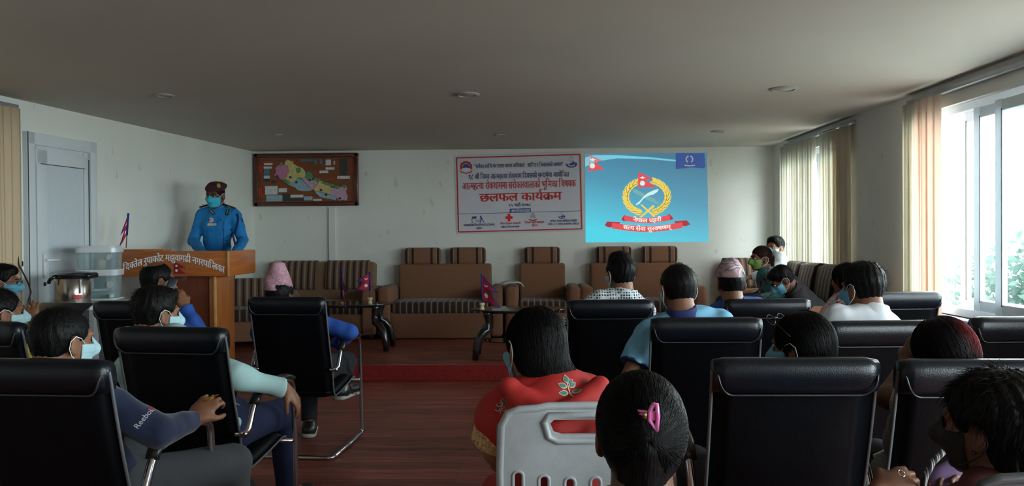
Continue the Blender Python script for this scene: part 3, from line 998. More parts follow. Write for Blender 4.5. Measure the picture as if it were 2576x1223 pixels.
def band(x0, x1, yt, sag, h, n=14):
    up = [(x0 + (x1 - x0) * i / n, yt + sag * math.sin(PI * i / n)) for i in range(n + 1)]
    return [[up[i], up[i + 1], (up[i + 1][0], up[i + 1][1] + h), (up[i][0], up[i][1] + h)] for i in range(n)]


pp('ribbon_tail', [[(1660, 668), (1632, 712), (1660, 728), (1700, 722), (1720, 690)], [(2082, 662), (2116, 705), (2090, 722), (2050, 720), (2030, 690)], [(1500, 728), (1478, 765), (1520, 785), (1600, 770), (1625, 735)], [(2240, 722), (2272, 760), (2230, 778), (2150, 765), (2120, 730)]], EMR, -.0046)
pp('ribbon', band(1660, 2085, 672, 26, 48) + band(1545, 2200, 738, 36, 54), ER, -.0056)
arc1 = lambda yc, x0, x1, sag: (lambda X, Z: (X, Z - sag * PU * math.sin(PI * max(0, min(1, (X - pc(x0, 0)[0]) / ((x1 - x0) * PU))))))
ETX = emis('projected_lettering', srgb(250, 245, 235))
lettering('ribbon_lettering', 'नेपाल प्रहरी', ETX, pj, pc(1742, 0)[0], pc(2004, 0)[0], pc(0, 696)[1], 34 * PU, -.0065, .025, arc1(0, 1660, 2085, 26))
lettering('ribbon_lettering', 'सत्य सेवा सुरक्षणम्', ETX, pj, pc(1650, 0)[0], pc(2090, 0)[0], pc(0, 762)[1], 36 * PU, -.0065, .025, arc1(0, 1545, 2200, 36))
# ================================================================ SOFAS
SOFA = mat('brown_upholstery', (.21, .094, .050), .9, var=.12, vs=60, bump=.25, bs=500, sheen=.1)
DKS = (.018, .008, .007); BGS = (.26, .18, .11); BRS = (.065, .033, .022); MDS = (.21, .094, .050)
SEATST = stripes('seat_stripes', [(0, DKS), (.38, BRS), (.55, BGS), (.68, BRS), (.84, DKS)], .075)
HEADST = stripes('headrest_stripes', [(0, MDS), (.44, DKS), (.56, MDS), (.72, BGS), (.78, DKS), (.90, MDS)], .24, absx=True)
BPADST = stripes('back_pad_stripes', [(0, DKS), (.26, (.13, .07, .042)), (.50, BGS), (.74, (.13, .07, .042))], .085)


def cushion(bm, c, s, bev):
    add_box(bm, c, s, bev, 4)


def sofa(label, name, loc, rz, seats, seatw=.62, arm=.18, depth=.76, pads=True, group='brown upholstered sofas along the back wall', arms=(1, 1)):
    t = thing(name, label, 'sofa', loc, rz, group)
    w = seats * seatw
    bm = B(); cushion(bm, (0, 0, .17), (w + .02, depth - .06, .32), .02)
    ob('base', bm, SOFA, t, angle=50)
    bm = B(); cushion(bm, (0, -.05, .375), (w, depth - .14, .16), .05)
    ob('seat_cushion', bm, SEATST, t, angle=60)
    bm = B(); cushion(bm, (0, depth / 2 - .09, .56), (w - .02, .18, .66), .03)
    ob('backrest', bm, SOFA, t, angle=50)
    if pads:
        for i in range(seats):
            bm = B(); cushion(bm, (0, 0, 0), (.46, .17, .22), .05)
            h = ob('headrest', bm, HEADST, t, angle=60); h.location = ((i - (seats - 1) / 2) * (seatw - .02), depth / 2 - .09, .99)
    for i, sx in enumerate((-1, 1)):
        if not arms[i]: continue
        bm = B()
        cushion(bm, (sx * (w / 2 + arm / 2), -.02, .33), (arm, depth - .04, .60), .05)
        ob('armrest', bm, SOFA, t, angle=60)
    return t


def XP(px, depth, py=800): return P(px, py, depth).x


YS = YB - .42
SY = YS - .36
sofa('brown loveseat with two striped headrests to the left of centre under the blank wall', 'sofa', (PY(1106, 700, SY).x, YS, ZD), 0, 2, .60, .155)
sofa('single brown armchair with one striped headrest below the banner', 'armchair', (PY(1366, 700, SY).x, YS, ZD), 0, 1, .60, .155)
sofa('brown loveseat with two striped headrests below the projected picture', 'sofa', (PY(1619, 700, SY).x, YS, ZD), 0, 2, .60, .155)


def sofab(label, loc, rz, w, h=.92, npad=2, arms=(1, 1), padw=None, group='low sofas with broad striped back pads'):
    t = thing('sofa', label, 'sofa', loc, rz, group)
    dp = .78
    bm = B(); cushion(bm, (0, 0, .20), (w, dp - .06, .22), .02); ob('base', bm, SOFA, t, angle=50)
    for sx in (-1, 1):
        for sy in (-1, 1):
            bm = B(); lathe(bm, [(.028, 0), (.036, .10)], (sx * (w / 2 - .06), sy * (dp / 2 - .08), 0), 12)
            ob('foot', bm, mat('dark_wood_foot', (.03, .015, .01), .4), t, smooth=True)
    bm = B(); cushion(bm, (0, -.05, .375), (w - .3, dp - .16, .15), .05); ob('seat_cushion', bm, SEATST, t, angle=60)
    rot = Matrix.Rotation(math.radians(-9), 3, 'X')
    bm = B(); add_box(bm, (0, dp / 2 - .13, (h + .3) / 2), (w - .22, .17, h - .3), .04, 4, rot)
    ob('backrest', bm, mat('tan_upholstery', (.21, .12, .062), .9, var=.12, vs=60, bump=.25, bs=500, sheen=.2), t, angle=60)
    pw = padw or (w - .30) / npad - .12
    for i in range(npad):
        cx = (i - (npad - 1) / 2) * ((w - .26) / npad)
        bm = B(); n = 12; rows = []
        hh = (h - .3)
        # a pad that folds over the top of the back
        prof = [(-.105, -.04 + hh * .38), (-.12, hh * .2), (-.125, 0), (-.12, -hh * .28), (-.10, -hh * .30)]
        prof = [(-.100, hh / 2 - .36), (-.128, hh / 2 - .33), (-.13, hh / 2 - .15), (-.115, hh / 2 - .02), (-.07, hh / 2 + .018), (0, hh / 2 + .026), (.07, hh / 2 + .012), (.10, hh / 2 - .04)]
        o1 = [bm.verts.new(rot @ Vector((-pw / 2, a, b))) for a, b in prof]; o2 = [bm.verts.new(rot @ Vector((pw / 2, a, b))) for a, b in prof]
        prof2 = [(a * .80, min(b, hh / 2 - .006)) for a, b in prof]
        i1 = [bm.verts.new(rot @ Vector((-pw / 2, a, b))) for a, b in prof2]; i2 = [bm.verts.new(rot @ Vector((pw / 2, a, b))) for a, b in prof2]
        for k in range(len(prof) - 1):
            bm.faces.new((o1[k], o2[k], o2[k + 1], o1[k + 1])); bm.faces.new((i1[k], i1[k + 1], i2[k + 1], i2[k]))
            bm.faces.new((o1[k], o1[k + 1], i1[k + 1], i1[k])); bm.faces.new((o2[k], i2[k], i2[k + 1], o2[k + 1]))
        bm.faces.new((o1[0], i1[0], i2[0], o2[0])); bm.faces.new((o1[-1], o2[-1], i2[-1], i1[-1]))
        bmesh.ops.recalc_face_normals(bm, faces=bm.faces)
        p = ob('back_pad', bm, BPADST, t, angle=60); p.location = (cx, dp / 2 - .13, (h + .3) / 2)
    for i, sx in enumerate((-1, 1)):
        if not arms[i]: continue
        bm = B()
        prism(bm, [(sx * (w / 2 - .08) + .075 * math.cos(a) , .545 + .075 * math.sin(a)) for a in [PI * j / 10 for j in range(11)]] + [(sx * (w / 2 - .08) - .075, .12), (sx * (w / 2 - .08) + .075, .12)], -dp / 2, dp / 2 - .12)
        bmesh.ops.bevel(bm, geom=[e for e in bm.edges if e.calc_face_angle(0) > 1], offset=.015, segments=2, affect='EDGES')
        ob('armrest', bm, SOFA, t, angle=60)
    return t


xr = PY(943, 700, SY).x
sofab('low tan sofa with two striped back pads beside the pink cap', (xr - .80, YS - .02, ZD), 0, 1.60)
xc = PY(1795, 700, YB - .1).x
sofab('low tan striped sofa in the far right corner behind the green mask', (xc + .36, YS - .02, ZD), 0, .70, npad=1, arms=(0, 0), padw=.5)
sofab('long tan striped sofa along the window wall', (XR - .45, 7.80, ZD), -PI / 2, 2.3, npad=4)
sofab('low striped seat partly hidden between the podium and the pink cap', (PY(640, 740, 8.75).x, 8.85, ZD), math.radians(18), .95, h=.74, npad=1, padw=.62)

# newspaper on the armrest
n_ = PY(1290, 716, YS - .22)
bm = B(); pts = [(-.14, .0), (-.06, .022), (.0, .012), (.06, .018), (.11, .0), (.135, -.035)]
for k in range(2):
    a = [bm.verts.new((x, -.10 + .004 * k, z + .004 * k)) for x, z in pts]; b = [bm.verts.new((x - .01, .10, z + .004 * k + .008)) for x, z in pts]
    for i in range(len(pts) - 1): bm.faces.new((a[i], a[i + 1], b[i + 1], b[i]))
o = ob('newspaper', bm, printed('newsprint', [(.5, .5, .48), (.62, .62, .6), (.3, .3, .3)], 60, 'noise', pos=(.35, .62)), smooth=True)
o.location = (n_.x, YS - .2, ZD + .66); md = o.modifiers.new('t', 'SOLIDIFY'); md.thickness = .003
tag(o, 'folded newspaper lying on the armrest of the brown armchair', 'newspaper')

# ================================================================ COFFEE TABLES
BLK = mat('black_lacquer', (.008, .008, .009), .25, coat=.4)
TGL = NT('dark_table_glass'); TGL.set(Roughness=.06); TGL.b.inputs['Base Color'].default_value = (.02, .022, .02, 1); TGL = TGL.m


def coffee_table(label, loc, rz, L=.98, D=.56, h=.50):
    t = thing('coffee_table', label, 'table', loc, rz, 'oval glass coffee tables')
    bm = B(); lathe(bm, [(.5, h - .012), (.503, h - .006), (.5, h), (.001, h)], n=40, sx=L, sy=D); ob('tabletop', bm, TGL, t, angle=40)
    bm = B(); lathe(bm, [(.36, h * .33), (.365, h * .33 + .008), (.001, h * .33 + .008)], n=36, sx=L, sy=D); ob('lower_shelf', bm, TGL, t, angle=40)
    for sx in (-1, 1):
        for sy in (-1, 1):
            x, y = sx * L * .36, sy * D * .30
            bm = B()
            tube(bm, [(x * .86, y * .86, h - .012), (x * .88, y * .88, h - .05), (x * .84, y * .84, h - .12), (x * .86, y * .86, h - .2), (x * .98, y * .98, h - .22), (x * 1.12, y * 1.1, h * .42), (x * 1.2, y * 1.16, h * .2), (x * 1.22, y * 1.18, 0)],
                 [.05, .042, .034, .04, .046, .042, .036, .030], 10)
            ob('leg', bm, BLK, t, smooth=True)
    bm = B()
    add_box(bm, (0, 0, h - .03), (L * .62, D * .42, .03), .008); ob('apron', bm, BLK, t, angle=40)
    return t


ct1 = P(1303, 780, 7.75); coffee_table('oval dark glass coffee table in front of the armchair, in the middle', (ct1.x, 7.93, ZD), 0)
ct2 = P(872, 765, 8.45); coffee_table('oval dark glass coffee table in front of the left sofa', (ct2.x, 8.55, ZD), 0, L=1.0, h=.51)

# ================================================================ FLAGS
FR = mat('flag_crimson', (.45, .01, .03), .7); FB = mat('flag_blue', (.012, .022, .20), .7); FW = mat('flag_white', (.8, .8, .8), .7); POLE = mat('pole_wood', (.20, .07, .04), .5)
CERA = mat('cream_ceramic', (.60, .50, .34), .35)


def nflag(bm_or, pts, par, rot, k):
    pass


def flag(label, loc, hpole, k, side=1, base='pot', turn=0., droop=0., group='small double-pennant flags', tilt=0.):
    t = thing('table_flag', label, 'flag', loc, turn, group)
    t.rotation_euler = (0, tilt, turn)
    if base == 'pot':
        bm = B(); lathe(bm, [(.022, 0), (.026, .004), (.024, .02), (.018, .03), (.026, .045), (.030, .058), (.026, .07), (.02, .068)], n=20); ob('flag_pot', bm, CERA, t, smooth=True)
    elif base == 'disc':
        bm = B(); lathe(bm, [(.045, 0), (.045, .014), (.02, .022)], n=20); ob('flag_base', bm, mat('orange_wood', (.35, .12, .03), .4, coat=.2), t, smooth=True)
    bm = B(); tube(bm, [(0, 0, .01), (0, 0, hpole)], .0045 if k < .3 else .006, 8); ob('flag_pole', bm, POLE, t, smooth=True)
    bm = B(); tube(bm, [(0, 0, hpole - k * 1.02), (0, 0, hpole)], .009 if k < .3 else .012, 8); ob('pole_sleeve', bm, FB, t, smooth=True)
    z0 = hpole - k

    def sheet(name, poly, m, d):
        # wavy cloth: triangulated grid inside the polygon, thick
        b = B(); prism(b, poly, -d, d, 'xz')
        bmesh.ops.triangulate(b, faces=b.faces[:]); bmesh.ops.subdivide_edges(b, edges=b.edges[:], cuts=4, use_grid_fill=True)
        for v in b.verts:
            x = v.co.x
            v.co.y += .10 * k * math.sin(x / k * 7 + v.co.z * 9 / k * .3) * (x / k)
            c = math.cos(droop); v.co.z -= abs(x) * math.sin(droop) * .8; v.co.x = side * x * c
        bmesh.ops.recalc_face_normals(b, faces=b.faces)
        return ob(name, b, m, t)
    out = [(0, z0), (.80 * k, z0), (.34 * k, z0 + .46 * k), (.74 * k, z0 + .50 * k), (0, z0 + k)]
    inn = [(.03 * k, z0 + .035 * k), (.70 * k, z0 + .035 * k), (.23 * k, z0 + .49 * k), (.60 * k, z0 + .53 * k), (.03 * k, z0 + .93 * k)]
    sheet('flag_cloth', out, FB, .0012); sheet('flag_field', inn, FR, .0022)
    cx, cz = .20 * k, z0 + .66 * k
    sheet('flag_moon', [(cx + .09 * k * math.cos(a), cz + .09 * k * math.sin(a)) for a in [PI + PI * i / 8 for i in range(9)]] + [(cx + .05 * k, cz - .02 * k), (cx, cz - .045 * k), (cx - .05 * k, cz - .02 * k)], FW, .003)
    cz = z0 + .25 * k
    sheet('flag_sun', [(cx + (.10 if i % 2 else .07) * k * math.cos(PI * i / 12), cz + (.10 if i % 2 else .07) * k * math.sin(PI * i / 12)) for i in range(24)], FW, .003)
    return t


hz = ZD + .50
f1 = P(1211, 785, 7.72); flag('small flag in a cream pot on the middle coffee table', (f1.x, 7.80, hz), .36, .27, 1, turn=math.radians(-25), droop=.35)
f2 = P(927, 770, 8.4); flag('small flag in a cream pot on the left coffee table', (f2.x, 8.43, hz + .01), .35, .20, -1, turn=math.radians(10))
f3 = P(853, 770, 8.4); flag('taller folded flag on an orange round base on the left coffee table', (f3.x, 8.46, hz + .01), .40, .34, 1, base='disc', turn=math.radians(-62), droop=.5)

# ================================================================ PODIUM
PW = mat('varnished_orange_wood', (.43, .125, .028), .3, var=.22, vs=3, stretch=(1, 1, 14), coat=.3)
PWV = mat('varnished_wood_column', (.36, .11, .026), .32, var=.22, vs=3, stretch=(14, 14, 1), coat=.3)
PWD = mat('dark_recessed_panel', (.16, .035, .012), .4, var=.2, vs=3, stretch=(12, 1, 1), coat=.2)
GOLDW = mat('light_wood_edging', (.62, .33, .10), .3, coat=.3)
Yp = 6.85; ZP = 0.0
pA = PY(301, 660, Yp); pB = PY(577, 660, Yp)
pw = pB.x - pA.x
zt = PY(440, 632, Yp).z; zb = PY(440, 696, Yp).z
pod = thing('podium', 'varnished orange wooden podium with white lettering on its front', 'podium', ((pA.x + pB.x) / 2, Yp, ZP))
bm = B(); dpt = .66; hz1 = zt - ZP; hz0 = zb - ZP
add_box(bm, (0, .012, (hz1 + hz0) / 2), (pw, .024, hz1 - hz0), .004)
add_box(bm, (-pw / 2 + .012, dpt / 2, (hz1 + hz0) / 2), (.024, dpt - .05, hz1 - hz0), .004)
add_box(bm, (pw / 2 - .012, dpt / 2, (hz1 + hz0) / 2), (.024, dpt - .05, hz1 - hz0), .004)
add_box(bm, (0, dpt - .012, (hz1 + hz0) / 2), (pw, .024, hz1 - hz0 - .02), .004)
ob('header_box', bm, PW, pod, angle=40)
bm = B(); add_box(bm, (0, dpt / 2, hz1 - .035), (pw - .05, dpt - .05, .02), .002, rot=Matrix.Rotation(math.radians(3), 3, 'X')); ob('reading_top', bm, PW, pod)
bm = B(); add_box(bm, (-pw / 2 + .20, .10, hz1 + .004), (.37, .16, .03), .003); ob('raised_board', bm, PW, pod, angle=40)
xcol = PY(540, 800, Yp + .05).x - pod.location.x
for sx in (-1, 1):
    bm = B(); add_box(bm, (sx * (xcol - .03), .30, hz0 / 2), (.06, .44, hz0), .004)
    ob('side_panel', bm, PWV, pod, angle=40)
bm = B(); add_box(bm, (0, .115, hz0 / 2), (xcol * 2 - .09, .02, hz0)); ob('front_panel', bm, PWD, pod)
for sx in (-1, 1):
    bm = B(); add_box(bm, (sx * (xcol - .006), .078, hz0 / 2), (.024, .014, hz0 - .004), .003); ob('edge_strip', bm, GOLDW, pod, angle=40)
    bm = B(); add_box(bm, (sx * (pw / 2 - .008), -.006, (hz1 + hz0) / 2), (.018, .014, hz1 - hz0), .003); ob('edge_strip', bm, GOLDW, pod, angle=40)
bm = B(); add_box(bm, (0, .28, .03), (xcol * 2 + .08, .50, .06), .006); ob('plinth', bm, PWV, pod, angle=40)
x0 = -pw / 2 + .03; x1 = pw / 2 - .045
sg = .115


def parc(X, Z):
    t = (X - x0) / (x1 - x0)
    return X, Z + sg * math.sin(PI * (t * .93 + .06)) - sg * .62


WLT = mat('white_foam_letters', (.88, .88, .88), .6)
lettering('lettering', 'दिक्तेल रुपाकोट मझुवागढी नगरपालिका', WLT, pod, x0, x1, (hz1 + hz0) / 2 + .012, .054, -.001, .014, parc, th=.006)
bm = B(); cx, cz, k = .03, (hz1 + hz0) / 2 - .045, .10
prism(bm, [(cx - .35 * k, cz - .45 * k), (cx + .75 * k, cz - .45 * k), (cx + .1 * k, cz + .02 * k), (cx + .75 * k, cz + .1 * k), (cx - .35 * k, cz + .7 * k)], -.004, 0)
ob('flag_emblem', bm, mat('flag_crimson_dark', (.25, .01, .02), .6), pod)
bm = B(); prism(bm, circ(cx - .1 * k, cz + .27 * k, .09 * k, 10), -.006, -.003); prism(bm, star(cx - .1 * k, cz - .15 * k, .13 * k, .09 * k, 8), -.006, -.003)
ob('flag_emblem_sign', bm, WLT, pod)
fp = P(318, 622, 7.62)
flag('flag on a tall thin pole standing on the left end of the podium', (PY(317, 622, Yp + .15).x, Yp + .15, zt + .02), .33, .20, -1, base='none', droop=1.2, tilt=math.radians(4), turn=math.radians(40))

# ================================================================ REFRESHMENT TABLE: water filter, hot pot
tb = P(235, 760, 6.55)
tt = thing('side_table', 'white topped table under the water filter by the door', 'table', (-3.60, 6.30, 0), math.radians(-7))
bm = B(); add_box(bm, (0, 0, .865), (.60, .95, .03), .006); ob('tabletop', bm, mat('white_laminate', (.6, .62, .62), .4), tt, angle=40)
for sx in (-1, 1):
    for sy in (-1, 1):
        bm = B(); add_box(bm, (sx * .25, sy * .42, .425), (.05, .05, .85), .004); ob('leg', bm, mat('grey_leg', (.2, .2, .21), .5), tt)
wf = thing('water_filter', 'two tier clear plastic water filter with white lids', 'water filter', (P(236, 680, 6.5).x, 6.50, .88), math.radians(12))
CLR = NT('clear_blue_plastic'); CLR.set(Roughness=.18); CLR.b.inputs['Base Color'].default_value = (.42, .58, .62, 1); CLR.b.inputs['Alpha'].default_value = .42; CLR = CLR.m
WPL = mat('glossy_white_plastic', (.72, .76, .80), .25, var=.03, coat=.3)


def rr(bm, z0, z1, w, d, r=.05, taper=1.):
    pts = []
    for cx, cy, a0 in ((w / 2 - r, d / 2 - r, 0), (-w / 2 + r, d / 2 - r, 90), (-w / 2 + r, -d / 2 + r, 180), (w / 2 - r, -d / 2 + r, 270)):
        for i in range(6):
            a = math.radians(a0 + 90 * i / 5); pts.append((cx + r * math.cos(a), cy + r * math.sin(a)))
    a = [bm.verts.new((x * taper, y * taper, z0)) for x, y in pts]; b = [bm.verts.new((x, y, z1)) for x, y in pts]
    n = len(pts); bm.faces.new(a[::-1]); bm.faces.new(b)
    for i in range(n): bm.faces.new((a[i], a[(i + 1) % n], b[(i + 1) % n], b[i]))


bm = B(); rr(bm, .012, .205, .35, .27, taper=.92); ob('lower_tank', bm, CLR, wf, angle=40)
bm = B(); rr(bm, .255, .40, .36, .28, taper=.94); ob('upper_tank', bm, CLR, wf, angle=40)
bm = B(); rr(bm, .205, .255, .39, .30, .06, .98); ob('middle_lid', bm, WPL, wf, angle=40)
bm = B(); rr(bm, .40, .435, .38, .30, .06, 1.); rr(bm, .435, .455, .34, .26, .06, 1.06); ob('top_lid', bm, WPL, wf, angle=40)
bm = B(); lathe(bm, [(.05, .256), (.053, .33), (.045, .35), (.01, .353)], n=20); ob('filter_candle', bm, mat('cream_filter', (.55, .5, .35), .6), wf, smooth=True)
bm = B(); lathe(bm, [(.05, .09), (.054, .10), (.054, .204)], n=20); ob('filter_cartridge', bm, mat('navy_filter', (.01, .015, .06), .5), wf, smooth=True)
bm = B(); rr(bm, 0, .012, .37, .29); add_box(bm, (.15, -.16, .035), (.03, .05, .03), .006); ob('tap_and_base', bm, WPL, wf, angle=40)
bm = B(); rr(bm, .014, .06, .30, .22, taper=1); ob('water', bm, mat('pale_green_stones', (.25, .38, .34), .5, var=.4, vs=40), wf)
bm = B(); lathe(bm, [(.0005, 0), (.03, 0), (.03, .003), (.0005, .003)], n=20)
bmesh.ops.rotate(bm, verts=bm.verts, matrix=Matrix.Rotation(PI / 2, 3, 'X')); bmesh.ops.translate(bm, verts=bm.verts, vec=(.13, -.136, .13)); ob('round_sticker', bm, mat('pale_sticker', (.5, .6, .6), .5), wf)
bm = B(); prism(bm, [(.10, .345), (.112, .38), (.15, .385), (.16, .36), (.14, .345), (.12, .335)], -.143, -.139); ob('leaf_sticker', bm, mat('pale_sticker', (.5, .6, .6), .5), wf)

wf.scale = (.87, .87, 1.0)
hp = thing('hot_water_pot', 'steel hot water pot with black lid and a red label', 'hot water pot', (P(152, 730, 6.0).x, 6.07, .88), math.radians(20))
bm = B(); lathe(bm, [(.125, 0), (.128, .01), (.128, .20), (.12, .21)], n=40); ob('steel_body', bm, mat('brushed_steel', (.42, .38, .35), .22, .95, var=.05), hp, smooth=True)
bm = B(); lathe(bm, [(.132, .205), (.14, .215), (.14, .235), (.12, .25), (.04, .256), (.001, .256)], n=40); add_box(bm, (.10, -.03, .222), (.13, .16, .05), .02, 3, Matrix.Rotation(-.3, 3, 'Z'))
ob('black_lid', bm, mat('glossy_black_plastic', (.012, .01, .014), .22, coat=.3), hp, angle=50)
bm = B(); tube(bm, arc([(-.10, -.1, .225), (-.14, -.10, .20), (-.15, -.09, .17)], .02), .014, 10); ob('carry_handle', bm, mat('glossy_black_plastic', (.012, .01, .014), .22), hp, smooth=True)
bm = B()
for i in range(8):
    a0 = math.radians(-78 + i * 3.4); a1 = math.radians(-78 + (i + 1) * 3.4); r0 = .1295
    zl = .035 + .004 * abs(i - 4); vs = [bm.verts.new((r0 * math.cos(a), r0 * math.sin(a), z)) for a, z in ((a0, zl), (a1, zl), (a1, .075), (a0, .075))]; bm.faces.new(vs)
ob('red_label', bm, mat('red_label', (.55, .01, .03), .4), hp)
bm = B(); add_box(bm, (.075, -.115, .14), (.012, .012, .11), .004, rot=Matrix.Rotation(-.3, 3, 'Z')); ob('level_gauge', bm, mat('pale_gauge', (.7, .72, .7), .3), hp)

# ================================================================ BLACK LEATHER CHAIRS
LTH = mat('black_leather', (.0022, .0027, .004), .36, var=.2, vs=6, bump=.12, bs=220, spec=.13)
LTR = mat('black_leather_painted_sheen', (.0028, .0045, .008), .30, var=.2, vs=6, bump=.10, bs=220, spec=.34)  # bluish base colour imitates window light on the head rolls
PIPE = mat('grey_piping', (.10, .105, .11), .4)
CHR = mat('chrome', (.55, .56, .58), .16, 1., var=.02)
PADM = mat('black_arm_pad', (.012, .012, .013), .35, coat=.2)
SPROF = [(-.305, .985), (-.295, .95), (-.275, .86), (-.235, .70), (-.195, .56), (-.175, .46), (-.165, .405), (-.14, .375), (-.10, .372), (0, .385), (.12, .405), (.22, .425), (.265, .42)]


def _sling(prof, w, th):
    """a padded strip following prof (y,z), pillowed across"""
    bm = B(); n = len(prof); nx = 8
    P2 = [Vector((0, a, b)) for a, b in prof]
    F_ = []; Bk = []
    for i, p in enumerate(P2):
        t = (P2[min(i + 1, n - 1)] - P2[max(i - 1, 0)]).normalized(); nn = Vector((0, -t.z, t.y))
        rf = []; rb = []
        for j in range(nx + 1):
            s = j / nx * 2 - 1; pil = (1 - s ** 6) * th
            rf.append(bm.verts.new(p + nn * (pil * 1.0) + Vector((s * w / 2, 0, 0)))); rb.append(bm.verts.new(p - nn * (pil * .6) + Vector((s * w / 2, 0, 0))))
        F_.append(rf); Bk.append(rb)
    for i in range(n - 1):
        for j in range(nx):
            bm.faces.new((F_[i][j], F_[i][j + 1], F_[i + 1][j + 1], F_[i + 1][j])); bm.faces.new((Bk[i][j], Bk[i + 1][j], Bk[i + 1][j + 1], Bk[i][j + 1]))
    for r_ in (0, n - 1):
        for j in range(nx):
            bm.faces.new((F_[r_][j], Bk[r_][j], Bk[r_][j + 1], F_[r_][j + 1]))
    bmesh.ops.remove_doubles(bm, verts=bm.verts, dist=1e-5)
    bmesh.ops.recalc_face_normals(bm, faces=bm.faces)
    return bm


def smoothprof(p, k=3):
    out = []
    for i in range(len(p) - 1):
        a = p[max(i - 1, 0)]; b = p[i]; c = p[i + 1]; d = p[min(i + 2, len(p) - 1)]
        for j in range(k):
            t = j / k
            out.append(tuple(.5 * (2 * b[q] + (c[q] - a[q]) * t + (2 * a[q] - 5 * b[q] + 4 * c[q] - d[q]) * t * t + (-a[q] + 3 * b[q] - 3 * c[q] + d[q]) * t ** 3) for q in (0, 1)))
    out.append(p[-1])
    return out


def make_chair():
    t = thing('leather_chair', '', 'chair', (0, 0, 0), 0, 'black leather meeting chairs in rows')
    CW = .50
    sp = smoothprof(SPROF)
    ib = next(i for i, p in enumerate(sp) if p[1] < .41)
    ob('backrest', _sling(sp[:ib + 1], CW - .012, .017), LTH, t, smooth=True)
    ob('seat', _sling(sp[ib:], CW - .012, .028), LTH, t, smooth=True)
    # rolled head pad: a fat roll with a seam and a short tuck below it
    bm = B(); nx = 14; ring = []
    for i in range(nx + 1):
        s = i / nx * 2 - 1; k = (1 - abs(s) ** 30) * .12 + .88
        r = []
        for j in range(14):
            a = 2 * PI * j / 14
            y = -.298 + .040 * k * math.copysign(abs(math.cos(a)) ** .75, math.cos(a)); z = .980 + .056 * k * math.copysign(abs(math.sin(a)) ** .8, math.sin(a)) - .012
            r.append(bm.verts.new((s * (CW / 2 - .004), y + (z - .985) * -.1, z)))
        ring.append(r)
    for a, b in zip(ring, ring[1:]):
        for j in range(14): bm.faces.new((a[j], b[j], b[(j + 1) % 14], a[(j + 1) % 14]))
    bm.faces.new(ring[0]); bm.faces.new(ring[-1][::-1])
    bmesh.ops.recalc_face_normals(bm, faces=bm.faces)
    h = ob('headrest', bm, LTR, t, smooth=True)
    bm = B(); zs = .912; ys = -.322
    tube(bm, arc([(-CW / 2 + .006, -.30, 1.0), (-CW / 2 + .012, -.335, .975), (-CW / 2 + .02, -.338, .94), (-CW / 2 + .045, ys, zs), (CW / 2 - .045, ys, zs), (CW / 2 - .02, -.338, .94), (CW / 2 - .012, -.335, .975), (CW / 2 - .006, -.30, 1.0)], .03, 4), .0032, 6)
    ob('seam_piping', bm, mat('dark_grey_piping', (.022, .026, .03), .35), h, smooth=True)
    for sx in (-1, 1):
        bm = B(); tube(bm, [(sx * (CW / 2 - .002), a, b) for a, b in sp], .0055, 6)
        ob('edge_piping', bm, PIPE, t, smooth=True)
        x = sx * .285
        bm = B()
        pth = arc([(x - sx * .02, -.20, .545), (x, -.185, .56), (x, -.115, .70), (x, .18, .715), (x, .265, .69), (x, .285, .45), (x, .30, .02), (x, .22, .016), (x, -.27, .016)], .075, 6)
        tube(bm, pth, .0165, 8, flat=((1, 0, 0), .85))
        ob('side_frame', bm, CHR, t, smooth=True)
        bm = B()
        tube(bm, arc([(x, -.135, .665), (x, -.105, .712), (x, .0, .734), (x, .18, .735), (x, .25, .712)], .05, 5), [.017] + [.026] * 15 + [.02] if False else .025, 10, flat=((0, 0, 1), .5))
        ob('arm_pad', bm, PADM, t, smooth=True)
    bm = B()
    tube(bm, arc([(-.285, -.27, .016), (-.285, -.30, .016), (-.25, -.315, .016), (.25, -.315, .016), (.285, -.30, .016), (.285, -.27, .016)], .03, 4), .014, 8)
    ob('floor_bar', bm, CHR, t, smooth=True)
    bm = B(); tube(bm, [(-.285, .262, .40), (.285, .262, .40)], .013, 8); ob('seat_bar', bm, CHR, t, smooth=True)
    for sx in (-1, 1):
        bm = B(); tube(bm, [(sx * .285, -.195, .55), (sx * .235, -.205, .55)], .012, 8); ob('arm_bracket', bm, CHR, t, smooth=True)
    return t


# (centre px of the head pad, top py, width px, yaw deg, label)
CH = [
    (88, 905, 409, -4, 'black leather chair of the man in the navy sports jacket, front left'),
    (430, 824, 300, -7, 'black leather chair of the man in the pale mint shirt'),
    (340, 758, 214, -3, 'black leather chair of the man holding a phone to his ear before the podium'),
    (-55, 809, 280, -12, 'black leather chair at the left edge with only its right side in view'),
    (723, 748, 216, -5, 'black leather chair of the man in the pink patterned cap, beside the aisle'),
    (1535, 755, 210, 2, 'black leather chair of the man in the dotted white shirt'),
    (1776, 800, 286, 0, 'black leather chair of the man in the light blue polo shirt'),
    (1928, 753, 238, 2, 'black leather chair with a narrow strip showing behind the woman wearing glasses on her head'),
    (1998, 902, 405, 0, 'large black leather chair nearest the camera, right of the pink hair clip'),
    (2222, 808, 276, 2, 'black leather chair of the man in the white shirt on the right'),
    (2268, 735, 203, 4, 'black leather chair behind the man in white, farthest right row end'),
    (2584, 798, 288, 2, 'black leather chair cut by the right edge under the large window'),
    (2475, 906, 418, -2, 'black leather chair of the woman with reddish hair, lower right'),
]
proto = None
CHAIRS = []
